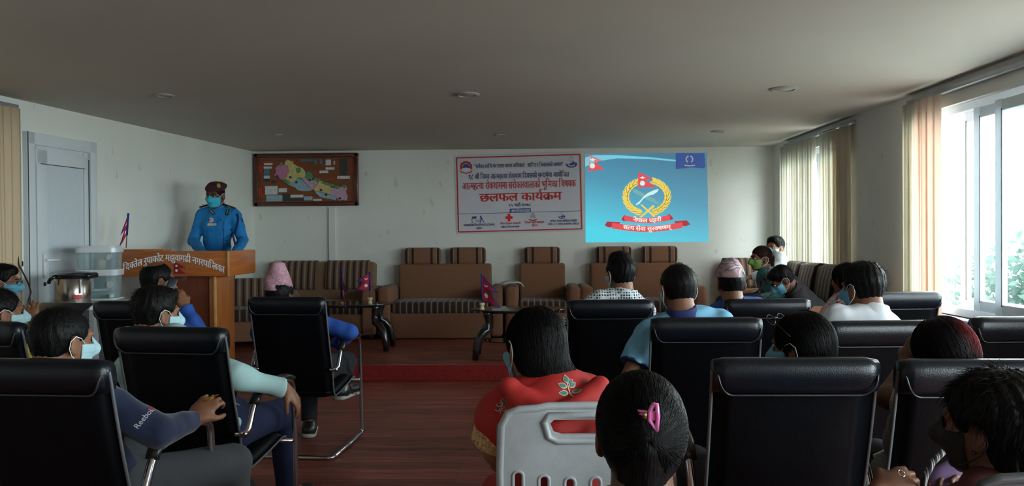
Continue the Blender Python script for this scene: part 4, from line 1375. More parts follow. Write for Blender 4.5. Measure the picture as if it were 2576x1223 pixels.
for px, py, w, yaw, lab in CH:
    d1 = .5 * F / w
    dz = (CAMZ - 1.02)
    # distance from the width and from the height of the top, averaged
    hor = 592 - (px - 1288) * .007
    d2 = dz * F / (py - hor)
    d = (d1 + d2) / 2 if True else d1
    p = P(px, py, d2)
    if proto is None:
        proto = make_chair(); c = proto
    else:
        c = dup(proto)
    a = math.radians(yaw)
    off = Vector((-math.sin(a), math.cos(a), 0)) * .30
    c.location = (p.x + off.x, p.y + off.y, 0); c.rotation_euler = (0, 0, a); c['label'] = lab
    CHAIRS.append(c)

# ================================================================ PLASTIC FOLDING CHAIRS
GPL = mat('grey_chair_plastic', (.34, .36, .37), .42, var=.06, vs=30, bump=.06, bs=200)
DPL = mat('dark_chair_plastic', (.05, .05, .055), .3)
STL = mat('painted_steel_tube', (.10, .11, .12), .35, .5)


def slotpoly(cx, cz, w, h, n=6):
    r = w / 2
    return [(cx + r * math.cos(a), cz + h / 2 - r + r * math.sin(a)) for a in [PI * i / n for i in range(n + 1)]] + [(cx + r * math.cos(a), cz - h / 2 + r + r * math.sin(a)) for a in [PI + PI * i / n for i in range(n + 1)]]


def plate_with_holes(outer, holes, th):
    """flat panel with real openings, from an edge-fill, then solidified"""
    bm = B()
    for poly in [outer] + holes:
        vs = [bm.verts.new((x, 0, z)) for x, z in poly]
        for a, b in zip(vs, vs[1:] + vs[:1]): bm.edges.new((a, b))
    bmesh.ops.triangle_fill(bm, edges=bm.edges[:], use_beauty=True, use_dissolve=False)
    bmesh.ops.recalc_face_normals(bm, faces=bm.faces)
    r = bmesh.ops.extrude_face_region(bm, geom=bm.faces[:])
    bmesh.ops.translate(bm, verts=[e for e in r['geom'] if isinstance(e, bmesh.types.BMVert)], vec=(0, th, 0))
    bmesh.ops.recalc_face_normals(bm, faces=bm.faces)
    return bm


def rimtube(bm, poly, y, r, z=None):
    pts = [Vector((x, y, zz)) for x, zz in poly]; n = 8; rings = []
    N = len(pts)
    for i, p in enumerate(pts):
        t = (pts[(i + 1) % N] - pts[i - 1]).normalized(); u = Vector((0, 1, 0)); s = t.cross(u)
        rings.append([bm.verts.new(p + u * (r * math.cos(a)) + s * (r * math.sin(a))) for a in [2 * PI * j / n for j in range(n)]])
    for i in range(N):
        a, b = rings[i], rings[(i + 1) % N]
        for j in range(n): bm.faces.new((a[j], a[(j + 1) % n], b[(j + 1) % n], b[j]))


def plastic_chair(label, loc, rz, m, top=.94):
    t = thing('folding_chair', label, 'chair', loc, rz, 'plastic folding chairs')
    s = top / .94
    W2 = .215
    outer = []
    # top edge nearly flat with a step for the grip, curved lower edge
    for x, z in [(-W2, .66), (-W2 - .002, .78), (-W2 + .003, .90), (-W2 + .02, .932), (-W2 + .05, .942), (-.12, .944), (-.09, .950), (.09, .950), (.12, .944), (W2 - .05, .942), (W2 - .02, .932), (W2 - .003, .90), (W2 + .002, .78), (W2, .66)]:
        outer.append((x, z * s))
    for i in range(1, 14):
        u = 1 - 2 * i / 14.
        outer.append((u * W2, (.66 - .085 * math.cos(u * PI / 2) ** .8) * s))
    grip = [(x, z * s) for x, z in [(-.085, .905), (-.075, .915), (.075, .915), (.085, .905), (.075, .882), (.055, .876), (-.055, .876), (-.075, .882)]]
    holes = [grip] + [slotpoly(-.17 + i * .068, (.735 - .02 * math.cos((-.17 + i * .068) * 9)) * s, .022, .085) for i in range(6)]
    bm = plate_with_holes(outer, holes, .012)
    o = ob('backrest', bm, m, t, angle=50); o.location = (0, -.20, 0)
    bm = B(); rimtube(bm, outer, .006, .011)
    ob('rim', bm, m, o, smooth=True)
    bm = B(); rimtube(bm, [(x * 1.18, (z - .893 * s) * 1.75 + .888 * s) for x, z in grip], .0, .009)
    for h_ in holes[1:]:
        cx = sum(p[0] for p in h_) / len(h_); cz = sum(p[1] for p in h_) / len(h_)
        rimtube(bm, [(cx + (x - cx) * 1.25, cz + (z - cz) * 1.1) for x, z in h_], .002, .005)
    ob('moulded_ridge', bm, m, o, smooth=True)
    bm = B(); add_box(bm, (0, .02, .435), (.42, .40, .03), .012, 3); ob('seat', bm, m, t, angle=50)
    for sx in (-1, 1):
        bm = B(); tube(bm, arc([(sx * .215, -.188, .90 * s), (sx * .215, -.16, .62), (sx * .215, .20, .01)], .05), .011, 8); ob('leg', bm, STL, t, smooth=True)
        bm = B(); tube(bm, arc([(sx * .195, .17, .43), (sx * .195, -.05, .28), (sx * .195, -.24, .01)], .03), .011, 8); ob('leg', bm, STL, t, smooth=True)
    bm = B(); tube(bm, [(-.195, -.21, .06), (.195, -.21, .06)], .009, 8); tube(bm, [(-.215, .17, .06), (.215, .17, .06)], .009, 8); ob('stretcher', bm, STL, t, smooth=True)
    return t


p1 = P(1455, 1035, 2.03)
FC1 = plastic_chair('light grey plastic folding chair with slots behind the red sari', (p1.x, p1.y + .2, 0), math.radians(3), GPL)
p2 = P(2890, 1213, 1.42)
FC2 = plastic_chair('dark plastic folding chair top at the bottom right corner', (p2.x - .10, p2.y + .2, 0), 0, DPL)
FC3 = plastic_chair('plastic folding chair of the woman with the pink hair clip', (P(1625, 1100, 1.5).x, 1.42, 0), 0, GPL, .90)
# ================================================================ PEOPLE: solid modelling by distance fields
V3 = lambda *a: np.array(a, dtype=np.float32)


def nrm(v):
    v = np.asarray(v, dtype=np.float32); return v / (np.linalg.norm(v) + 1e-9)


def smin(a, b, k):
    if k <= 0: return np.minimum(a, b)
    h = np.clip(.5 + .5 * (b - a) / k, 0, 1)
    return b + (a - b) * h - k * h * (1 - h)


class Cap:          # tapered capsule, optionally squashed along an axis, optionally cut flat at its end
    def __init__(s, a, b, ra, rb, ax=None, sq=1., cut=False, k=.02):
        s.a, s.b = np.asarray(a, np.float32), np.asarray(b, np.float32); s.ra, s.rb = ra, rb
        s.ax = None if ax is None else nrm(ax); s.sq = sq; s.cut = cut; s.k = k

    def grow(s, t):
        return Cap(s.a, s.b, s.ra + t, s.rb + t, s.ax, s.sq, s.cut, s.k)

    def box(s):
        r = max(s.ra, s.rb)
        return np.minimum(s.a, s.b) - r, np.maximum(s.a, s.b) + r

    def d(s, p):
        pa = p - s.a; ba = s.b - s.a
        if s.ax is not None:
            pa = pa + s.ax * ((pa @ s.ax) * (1 / s.sq - 1))[..., None]; ba = ba + s.ax * ((ba @ s.ax) * (1 / s.sq - 1))
        L = float(ba @ ba) + 1e-9
        t = np.clip((pa @ ba) / L, 0, 1)
        q = pa - t[..., None] * ba
        d = np.sqrt((q * q).sum(-1)) - (s.ra + (s.rb - s.ra) * t)
        if s.ax is not None: d = d * min(1., s.sq) if s.sq < 1 else d
        if s.cut:
            n = nrm(s.b - s.a); d = np.maximum(d, (p - s.b) @ n)
        return d


class Ell:
    def __init__(s, c, r, R=None, k=.02):
        s.c = np.asarray(c, np.float32); s.r = np.asarray(r, np.float32); s.R = np.eye(3, dtype=np.float32) if R is None else np.asarray(R, np.float32); s.k = k

    def grow(s, t): return Ell(s.c, s.r + t, s.R, s.k)

    def box(s):
        m = np.abs(s.R) @ s.r
        return s.c - m, s.c + m

    def d(s, p):
        q = (p - s.c) @ s.R
        k0 = np.sqrt(((q / s.r) ** 2).sum(-1)) + 1e-6; k1 = np.sqrt(((q / s.r ** 2) ** 2).sum(-1)) + 1e-6
        return k0 * (k0 - 1) / k1


class Fn:
    def __init__(s, fn, lo, hi, k=.0): s.fn, s.lo, s.hi, s.k = fn, np.asarray(lo, np.float32), np.asarray(hi, np.float32), k
    def box(s): return s.lo, s.hi
    def d(s, p): return s.fn(p)
    def grow(s, t): return Fn(lambda p: s.fn(p) - t, s.lo - t, s.hi + t, s.k)


def folds(seed, amp, f0=14., f1=42.):
    r = np.random.default_rng(seed)
    W_ = r.normal(size=(6, 3)).astype(np.float32); W_ /= np.linalg.norm(W_, axis=1)[:, None]
    W_ *= r.uniform(f0, f1, size=(6, 1)).astype(np.float32); ph = r.uniform(0, 6, 6)
    def f(p):
        o = 0
        for w, q in zip(W_, ph):
            o = o + np.sin(p @ w + q + 1.3 * np.sin(p @ w[[1, 2, 0]] * .5)) * .6 + (.6 - np.abs(np.sin(p @ w[[2, 0, 1]] * .8 + q * 2)))
        return (o * (amp / 3)).astype(np.float32)
    return f


def solid(prims, h, subs=(), noise=None, cuts=(), clip=None):
    """mesh of the smooth union of prims, less subs; cuts keep the side where fn(p) < 0"""
    lo = np.min([p.box()[0] for p in prims], 0) - 4 * h; hi = np.max([p.box()[1] for p in prims], 0) + 4 * h
    if clip is not None:
        lo = np.maximum(lo, clip[0]); hi = np.minimum(hi, clip[1])
    n = np.ceil((hi - lo) / h).astype(int) + 1
    BIG = 6 * h
    D = np.full(n, .06, np.float32)
    ax = [lo[i] + h * np.arange(n[i], dtype=np.float32) for i in range(3)]

    def region(p, pad):
        a, b = p.box()
        i0 = np.clip(np.floor((a - pad - lo) / h).astype(int), 0, n); i1 = np.clip(np.ceil((b + pad - lo) / h).astype(int) + 1, 0, n)
        sl = tuple(slice(x, y) for x, y in zip(i0, i1))
        if any(x >= y for x, y in zip(i0, i1)): return None, None
        g = np.stack(np.meshgrid(ax[0][sl[0]], ax[1][sl[1]], ax[2][sl[2]], indexing='ij'), -1)
        return sl, g
    for p in prims:
        sl, g = region(p, 3 * h + p.k)
        if sl is None: continue
        D[sl] = smin(D[sl], p.d(g), p.k)
    if noise is not None:
        g = np.stack(np.meshgrid(*ax, indexing='ij'), -1)
        m = np.abs(D) < .03
        D[m] += noise(g[m])
    for p in subs:
        sl, g = region(p, 3 * h + p.k)
        if sl is None: continue
        D[sl] = -smin(-D[sl], p.d(g), p.k)
    if cuts:
        g = np.stack(np.meshgrid(*ax, indexing='ij'), -1)
        m = D < .03
        for c in cuts: D[m] = np.maximum(D[m], c(g[m]))
    D = np.clip(D, -BIG, BIG)
    for i in range(3):       # closed at the grid's border
        s0 = [slice(None)] * 3; s0[i] = 0; D[tuple(s0)] = BIG
        s0[i] = -1; D[tuple(s0)] = BIG
    g = vdb.FloatGrid(BIG); g.copyFromArray(D, tolerance=0)
    v, q = g.convertToQuads(isovalue=0.0)
    return v.astype(np.float32) * h + lo, q


def vmesh(name, v, q, m, parent, rel=None, smooth=True, relax=2):
    me = bpy.data.meshes.new(name)
    v = v.astype(np.float32)
    if relax and len(q):                       # light smoothing of the faceting
        for _ in range(relax):
            acc = np.zeros_like(v); cnt = np.zeros(len(v), np.float32)
            for a in range(4):
                for b in ((a + 1) % 4, (a + 3) % 4):
                    np.add.at(acc, q[:, a], v[q[:, b]]); np.add.at(cnt, q[:, a], 1)
            v = v * .4 + .6 * acc / np.maximum(cnt, 1)[:, None]
    if rel is not None: v = v - np.asarray(rel, np.float32)
    me.vertices.add(len(v)); me.vertices.foreach_set('co', v.ravel())
    me.loops.add(q.size); me.loops.foreach_set('vertex_index', q.astype(np.int32).ravel())
    me.polygons.add(len(q)); me.polygons.foreach_set('loop_start', np.arange(0, q.size, 4, dtype=np.int32))
    me.polygons.foreach_set('loop_total', np.full(len(q), 4, np.int32))
    me.update(calc_edges=True); me.validate()
    return link(name, me, m, parent, smooth)


def rotm(yaw, pitch=0., roll=0.):
    """columns: right, face direction, up.  yaw 0 looks along +Y; positive turns to the left (towards -X); pitch>0 looks down"""
    return np.array(Matrix.Rotation(yaw, 3, 'Z') @ Matrix.Rotation(-pitch, 3, 'X') @ Matrix.Rotation(roll, 3, 'Y'), np.float32)


# ---- head in its own frame: x right, y face, z up, origin between the ears
def head_prims():
    P_ = [Ell((0, -.018, .030), (.074, .092, .084), k=.02), Ell((0, .022, -.035), (.060, .066, .072), k=.03), Cap((0, .048, -.088), (0, .060, -.092), .022, .020, k=.028),
          Ell((0, .074, .024), (.048, .018, .014), k=.02),
          Cap((0, .086, .008), (0, .108, -.030), .007, .0125, k=.012), Ell((.013, .096, -.034), (.008, .010, .007), k=.008), Ell((-.013, .096, -.034), (.008, .010, .007), k=.008),
          Ell((.040, .058, -.022), (.020, .022, .016), k=.02), Ell((-.040, .058, -.022), (.020, .022, .016), k=.02),
          Ell((0, .084, -.056), (.022, .011, .006), k=.006), Ell((0, .082, -.066), (.020, .011, .007), k=.006),
          Cap((0, -.045, -.05), (0, -.050, -.10), .048, .050, k=.03)]
    for s in (-1, 1):
        R = np.array(Matrix.Rotation(s * .35, 3, 'Z') @ Matrix.Rotation(-.18, 3, 'X'), np.float32)
        P_.append(Ell((s * .078, -.012, -.008), (.0075, .020, .033), R, k=.006))
        P_.append(Ell((s * .074, -.004, -.036), (.006, .011, .011), R, k=.008))
    return P_


def head_subs():
    return [Ell((.031, .094, .004), (.017, .014, .010), k=.010), Ell((-.031, .094, .004), (.017, .014, .010), k=.010), Cap((-.018, .101, -.061), (.018, .101, -.061), .0025, .0025, k=.003),
            Ell((.085, -.004, -.002), (.007, .008, .014), k=.006), Ell((-.085, -.004, -.002), (.007, .008, .014), k=.006)]


def tohead(prims, H, R, s):
    out = []
    H = np.asarray(H, np.float32)
    for p in prims:
        if isinstance(p, Cap): out.append(Cap(H + R @ p.a * s, H + R @ p.b * s, p.ra * s, p.rb * s, None if p.ax is None else R @ p.ax, p.sq, p.cut, p.k * s))
        elif isinstance(p, Ell): out.append(Ell(H + R @ p.c * s, p.r * s, R @ p.R, p.k * s))
    return out


def hand(w, d, nrm_, side, curl=.35, spread=.0, k=1.):
    """palm and five fingers. w wrist, d direction of the fingers, nrm_ back-of-hand direction, side +1 thumb lies on the +cross side"""
    d = nrm(d); n = nrm(nrm_ - d * (np.dot(nrm_, d))); x = np.cross(d, n) * side      # x points to the thumb side
    w = np.asarray(w, np.float32)
    o = [Cap(w - d * .02, w + d * .03 * k, .026 * k, .034 * k, n, .62, k=.015), Cap(w + d * .035 * k + x * .014 * k, w + d * .078 * k + x * .020 * k, .024 * k, .021 * k, n, .58, k=.014), Cap(w + d * .035 * k - x * .014 * k, w + d * .070 * k - x * .020 * k, .024 * k, .020 * k, n, .58, k=.014)]
    for i, (off, L, r) in enumerate(((.031, .070, .0088), (.011, .080, .0092), (-.010, .074, .0088), (-.030, .058, .0078))):
        b = w + d * (.084 - .004 * abs(i - 1.2)) * k + x * off * k
        sp = x * spread * (1.5 - i) * .25
        c = curl * (1 + .12 * i)
        p = b; dirn = d + sp
        segs = (.42, .33, .25)
        for j, sg in enumerate(segs):
            a = c * (j + .6) * 1.0
            dd = nrm(dirn * math.cos(a) - n * math.sin(a))
            q = p + dd * L * k * sg
            o.append(Cap(p, q, r * k * (1 - .07 * j), r * k * (1 - .07 * (j + 1)), k=.004 if j or True else 0))
            p = q
    b = w + d * .022 * k + x * .026 * k
    m1 = b + (x * .75 + d * .65 - n * .25) * .036 * k
    m2 = m1 + nrm(x * .25 + d * .9 - n * (.25 + curl)) * .032 * k
    m3 = m2 + nrm(-x * .1 + d * .9 - n * (.2 + curl)) * .024 * k
    o += [Cap(b, m1, .015 * k, .0115 * k, k=.012), Cap(m1, m2, .0108 * k, .0100 * k, k=.004), Cap(m2, m3, .0100 * k, .0085 * k, k=.004)]
    return o


# ---- hair
def streak(seed, amp, f=60., ax=2):
    r = np.random.default_rng(seed); ph = r.uniform(0, 6, 5)
    def f_(p):
        a = np.arctan2(p[..., 0], -p[..., 1]); z = p[..., 2]
        o = np.sin(a * 23 + ph[0] + 2 * np.sin(z * 30 + ph[1])) + .7 * np.sin(a * 41 + ph[2] + z * 22) + .6 * np.sin(p[..., 0] * f + p[..., 1] * f * 1.3 + ph[3] + z * f) + .5 * np.sin(a * 67 + ph[4] + z * 60)
        return (o * amp / 2).astype(np.float32)
    return f_


def hairline(yv, front=.060, nape=-.060, side=-.012):
    return np.interp(yv, [-.13, -.05, -.025, -.012, .02, .045, .060, .085, .12], [nape, nape + .004, nape + .02, side + .035, side + .012, side + .03, front - .012, front + .004, front + .03]).astype(np.float32)


def hair_mesh(style, seed, h, front, nape, thick):
    base = [Ell((0, -.018, .030), (.074 + thick, .092 + thick, .084 + thick * 1.25), k=.01), Ell((0, -.040, -.02), (.056 + thick * .5, .054 + thick * .5, .066 + thick * .4), k=.02)]
    cuts = []; subs = []; ears = True; amp = .0022
    line = lambda p: (hairline(p[..., 1], front, nape) - p[..., 2]) * .7
    if style == 'short':
        cuts.append(line)
    elif style == 'thick':
        base += [Ell((0, .030, .088), (.058, .055, .034), k=.03), Ell((0, -.040, .050), (.079, .072, .078), k=.02)]; cuts.append(line); amp = .004
    elif style == 'tall':
        base += [Ell((.0, .0, .105), (.060, .072, .042), k=.03), Ell((.015, .045, .105), (.045, .045, .032), k=.02)]; cuts.append(line); amp = .004
    elif style == 'bald_patch':
        cuts.append(line); subs.append(Ell((.0, -.045, .115), (.045, .055, .040), k=.02))
    elif style == 'pulled':      # gathered to a twist on the back of the head
        base += [Ell((.0, -.075, .015), (.068, .050, .085), k=.04), Ell((0, -.115, .03), (.034, .024, .060), k=.03), Cap((-.01, -.100, -.06), (.0, -.135, .01), .030, .020, k=.03), Cap((.0, -.09, -.07), (-.03, -.075, -.085), .03, .022, k=.03)]
        cuts.append(line); amp = .0016
    elif style == 'bun':         # low bun at the nape
        base += [Ell((.018, -.095, -.058), (.046, .040, .044), k=.03), Ell((0, -.055, -.01), (.072, .062, .080), k=.03)]
        cuts.append(lambda p: (hairline(p[..., 1], front, nape - .04) - p[..., 2]) * .7); amp = .0016
    elif style == 'sideknot':
        base += [Ell((.042, -.080, -.082), (.056, .042, .046), k=.03), Ell((.0, -.055, -.03), (.074, .060, .082), k=.03), Ell((.07, -.075, -.095), (.035, .03, .028), k=.02)]
        cuts.append(lambda p: (hairline(p[..., 1], front, nape - .08) - p[..., 2]) * .7); amp = .0018
    elif style == 'smooth':
        base += [Cap((0, -.045, -.02), (.0, -.055, -.13), .066, .045, (0, 1, 0), .75, k=.03), Ell((0, -.045, .0), (.076, .065, .085), k=.03)]
        cuts.append(lambda p: (hairline(p[..., 1], front, -.30) - p[..., 2]) * .7); amp = .0014
    elif style == 'long':
        base += [Cap((0, -.06, -.03), (.0, -.085, -.18), .078, .055, (0, 1, 0), .6, k=.04), Ell((0, -.05, .0), (.086, .075, .09), k=.03)]
        cuts.append(lambda p: (hairline(p[..., 1], front, -.30) - p[..., 2]) * .7); amp = .002
    elif style == 'ponytail':
        base += [Ell((0, -.105, .005), (.028, .03, .03), k=.02), Cap((0, -.125, -.0), (.0, -.120, -.13), .032, .018, (0, 1, 0), .8, k=.02)]
        cuts.append(lambda p: np.where(p[..., 1] > -.09, (hairline(p[..., 1], front, nape) - p[..., 2]) * .7, -.01)); amp = .0016
    elif style == 'fluffy':
        base += [Ell((0, -.030, .045), (.098, .112, .092), k=.02), Ell((.02, -.08, -.02), (.085, .07, .08), k=.03), Ell((0, -.06, -.08), (.065, .05, .06), k=.03)]
        cuts.append(lambda p: (hairline(p[..., 1], front, nape - .05, -.02) - p[..., 2]) * .7); amp = .005
    for s in (-1, 1):
        subs.append(Ell((s * .088, -.006, -.012), (.030, .026, .038), k=.008))
    v, q = solid(base, h, subs=subs, noise=streak(seed, amp), cuts=cuts)
    return v, q, base


def strands(style, seed, N, s=1., base=None, spiky=True, target=(0, -.135, .02), rad=.0007, front=.06, nape=-.07):
    """loose strands that follow the hair's outer surface, joined into one mesh"""
    r = np.random.default_rng(seed); V = []; Q = []

    def fld(p):
        d = np.full(p.shape[:-1], 1., np.float32)
        for b in base: d = smin(d, b.d(p), b.k)
        return d

    def proj(p, off):
        for _ in range(4):
            e = .004; d0 = fld(p)
            g = np.stack([(fld(p + np.array(x, np.float32) * e) - d0) / e for x in ((1, 0, 0), (0, 1, 0), (0, 0, 1))], -1)
            g /= np.linalg.norm(g, axis=-1, keepdims=True) + 1e-6
            p = p - g * (d0 - off)[..., None]
        return p, g
    # starting points over the whole scalp
    th = r.uniform(0, 2 * PI, N); u = r.uniform(-.55, 1, N); c = np.sqrt(np.maximum(0, 1 - u * u))
    p = np.stack([.1 * c * np.sin(th), -.02 + .11 * c * np.cos(th), .03 + .1 * u], -1).astype(np.float32)
    p, g = proj(p, 0.)
    keep = p[:, 2] > hairline(p[:, 1], front, nape) + .006
    for sx in (-1, 1): keep &= ~((np.abs(p[:, 0] - sx * .08) < .03) & (np.abs(p[:, 1] + .005) < .026) & (p[:, 2] < .02))
    p = p[keep]; g = g[keep]; n = len(p)
    if style in ('pulled', 'bun', 'ponytail', 'long', 'smooth', 'sideknot'):
        steps = 7; T = np.array(target, np.float32)
        off = r.uniform(.0002, .0035, n).astype(np.float32); pts = [p]
        cur = p
        wob = r.normal(size=(n, 3)).astype(np.float32) * .0014
        for k in range(steps):
            if style in ('long', 'smooth', 'sideknot'): dirn = np.array((0, -.25, -1), np.float32) + 0 * cur
            else: dirn = T - cur
            L = np.linalg.norm(dirn, axis=1, keepdims=True) + 1e-6
            st = np.minimum(L, .016)
            nxt = cur + dirn / L * st + wob
            nxt, _ = proj(nxt, 0.)
            cur = nxt; pts.append(cur + 0)
        pts = [a + proj(a, 0.)[1] * off[:, None] for a in pts]
    else:
        steps = 3; L = r.uniform(.010, .026, n).astype(np.float32) * (1. if spiky else .6)
        cr = np.array((0, -.05, .12), np.float32); fl = p - cr; fl -= g * (fl * g).sum(1, keepdims=True); fl /= np.linalg.norm(fl, axis=1, keepdims=True) + 1e-6
        fl = fl + r.normal(size=fl.shape).astype(np.float32) * .35
        li = r.uniform(.1, .7, n).astype(np.float32)[:, None]
        pts = [p - g * .003 + (fl * t + g * (li * t * (1.2 - t * .6))) * L[:, None] for t in (0, .4, .75, 1.1)]
    A = np.stack(pts, 1)                                    # n, k, 3
    K = A.shape[1]
    tan = np.gradient(A, axis=1); tan /= np.linalg.norm(tan, axis=2, keepdims=True) + 1e-6
    ref = np.repeat(g[:, None, :], K, 1); sd = np.cross(tan, ref); sd /= np.linalg.norm(sd, axis=2, keepdims=True) + 1e-6
    up = np.cross(sd, tan)
    w = (rad * np.linspace(1, .45, K))[None, :, None]
    ring = [A + sd * w, A - sd * w * .5 + up * w * .86, A - sd * w * .5 - up * w * .86]
    VV = np.stack(ring, 2).reshape(-1, 3)
    idx = np.arange(n * K * 3).reshape(n, K, 3)
    qs = []
    for j in range(3):
        a = idx[:, :-1, j]; b = idx[:, :-1, (j + 1) % 3]; c_ = idx[:, 1:, (j + 1) % 3]; d_ = idx[:, 1:, j]
        qs.append(np.stack([a, b, c_, d_], -1).reshape(-1, 4))
    return VV.astype(np.float32), np.concatenate(qs, 0)


def hair_mat(name, col=(.0035, .003, .003), tip=None, rough=.5):
    if name in _mats: return _mats[name]
    k = NT(name); k.set(Roughness=rough); k.b.inputs['Specular IOR Level'].default_value = .12
    tc = k.n('ShaderNodeTexCoord'); mp = k.n('ShaderNodeMapping'); mp.inputs['Scale'].default_value = (90, 25, 12)
    k.l(tc.outputs['Object'], mp.inputs[0]); no = k.n('ShaderNodeTexNoise'); no.inputs['Scale'].default_value = 3; k.l(mp.outputs[0], no.inputs['Vector'])
    rp = k.n('ShaderNodeValToRGB'); rp.color_ramp.elements[0].position = .35; rp.color_ramp.elements[1].position = .7
    rp.color_ramp.elements[0].color = (*[c * .5 for c in col], 1); rp.color_ramp.elements[1].color = (*[c * 1.8 for c in col], 1)
    k.l(no.outputs[0], rp.inputs[0]); src = rp.outputs[0]
    if tip is not None:      # dyed patch with a shape of its own: (centre, radius, colour) in the head's own frame
        vd = k.n('ShaderNodeVectorMath', operation='DISTANCE'); k.l(tc.outputs['Object'], vd.inputs[0]); vd.inputs[1].default_value = tip[0]
        mr = k.n('ShaderNodeMapRange'); mr.inputs[1].default_value = tip[1] * .3; mr.inputs[2].default_value = tip[1]; mr.inputs[3].default_value = 1; mr.inputs[4].default_value = 0
        k.l(vd.outputs['Value'], mr.inputs[0]); mx = k.n('ShaderNodeMixRGB'); k.l(mr.outputs[0], mx.inputs[0]); k.l(src, mx.inputs[1]); mx.inputs[2].default_value = (*tip[2], 1); src = mx.outputs[0]
    k.l(src, k.b.inputs['Base Color'])
    bp = k.n('ShaderNodeBump'); bp.inputs['Strength'].default_value = .5; bp.inputs['Distance'].default_value = .004
    k.l(no.outputs[0], bp.inputs['Height']); k.l(bp.outputs[0], k.b.inputs['Normal'])
    _mats[name] = k.m
    return k.m


def skin(name, col):
    if name in _mats: return _mats[name]
    m = mat(name, col, .5, var=.10, vs=14, bump=.04, bs=160, spec=.35)
    b = m.node_tree.nodes['Principled BSDF']
    b.inputs['Subsurface Weight'].default_value = .0
    return m


SK1 = skin('brown_skin', (.30, .135, .075)); SK2 = skin('dark_brown_skin', (.20, .085, .045)); SK3 = skin('deep_brown_skin', (.13, .055, .032)); SK4 = skin('light_brown_skin', (.40, .20, .12))
HB = hair_mat('black_hair'); HBR = hair_mat('reddish_brown_hair', (.022, .008, .006)); HRED = hair_mat('black_hair_with_red_dye', (.008, .005, .006), ((.05, -.085, .05), .085, (.14, .006, .008)))
MASKS = {'blue': mat('blue_mask_cloth', (.12, .34, .47), .85, var=.04), 'cyan': mat('cyan_mask_cloth', (.04, .50, .66), .85, var=.04), 'pale': mat('pale_blue_mask_cloth', (.36, .55, .60), .85, var=.04), 'green': mat('green_mask_cloth', (.13, .26, .06), .85, var=.05), 'black': mat('black_mask_cloth', (.008, .008, .009), .85)}
LOOP = mat('white_ear_loop', (.78, .80, .80), .8); LOOPB = mat('black_ear_loop', (.01, .01, .01), .8)
DTR = mat('dark_trousers', (.010, .011, .016), .9, var=.15); SHB = mat('black_shoe_leather', (.010, .010, .011), .35, coat=.2); SOLE = mat('white_sole', (.45, .45, .42), .6)


def mask_mesh(h=.004):
    hp_ = head_prims()[:9]

    def f(p):
        d = np.full(p.shape[:-1], 1., np.float32)
        for b in hp_: d = smin(d, b.d(p), .02)
        puff = .0035 + .007 * np.clip(1 - (p[..., 0] / .05) ** 2, 0, 1) * np.clip(1 - ((p[..., 2] + .04) / .05) ** 2, 0, 1)
        pl = .0009 * np.sin(p[..., 2] * 420)
        s_ = np.abs(d - puff + pl) - .0026
        return np.maximum.reduce([s_, p[..., 2] - (-.008 + .022 * np.exp(-(p[..., 0] / .018) ** 2)), -.101 - p[..., 2], .022 - p[..., 1] + .2 * np.clip(p[..., 2] + .04, -1, 0) * 0])
    return solid([Fn(f, (-.09, .0, -.12), (.09, .15, .03))], h)


_MK = mask_mesh()


def dhaka_topi(h, tall=1., lean=0.):
    """stiff asymmetrical cap: round at the band, rising to a crease leaning to one side"""
    def f(p):
        z = p[..., 2]; t = np.clip((z - .045) / (.135 * tall), 0, 1)
        cx = lean * t * .045; cy = -.012 - .008 * t
        rx = .088 * (1 - .62 * t ** 1.5); ry = .106 * (1 - .42 * t ** 1.4)
        x = p[..., 0] - cx; y = p[..., 1] - cy
        d = (np.sqrt((x / rx) ** 2 + (y / ry) ** 2) - 1) * np.minimum(rx, ry) * .8
        # crease folding over the top
        cr = .006 * np.sin(np.clip((x * .8 + (z - .09) * .7) * 60, -1.5, 1.5))
        top = z - (.045 + .135 * tall - .35 * np.abs(x - lean * .02) - .9 * np.clip(np.abs(y) - .02, 0, 1) * .4)
        return np.maximum.reduce([d + cr, top * .8, .040 - z])
    return solid([Fn(f, (-.11, -.13, .03), (.11, .11, .05 + .145 * tall))], h)


def beret(h):
    b = [Ell((0, -.012, .070), (.084, .102, .055), k=.01), Ell((-.030, -.012, .098), (.078, .098, .032), R=np.array(Matrix.Rotation(math.radians(-8), 3, 'Y'), np.float32), k=.03)]
    return solid(b, h, cuts=[lambda p: (.046 + .10 * np.clip(p[..., 1], -.2, 0) * .2) - p[..., 2]], noise=folds(3, .0015))


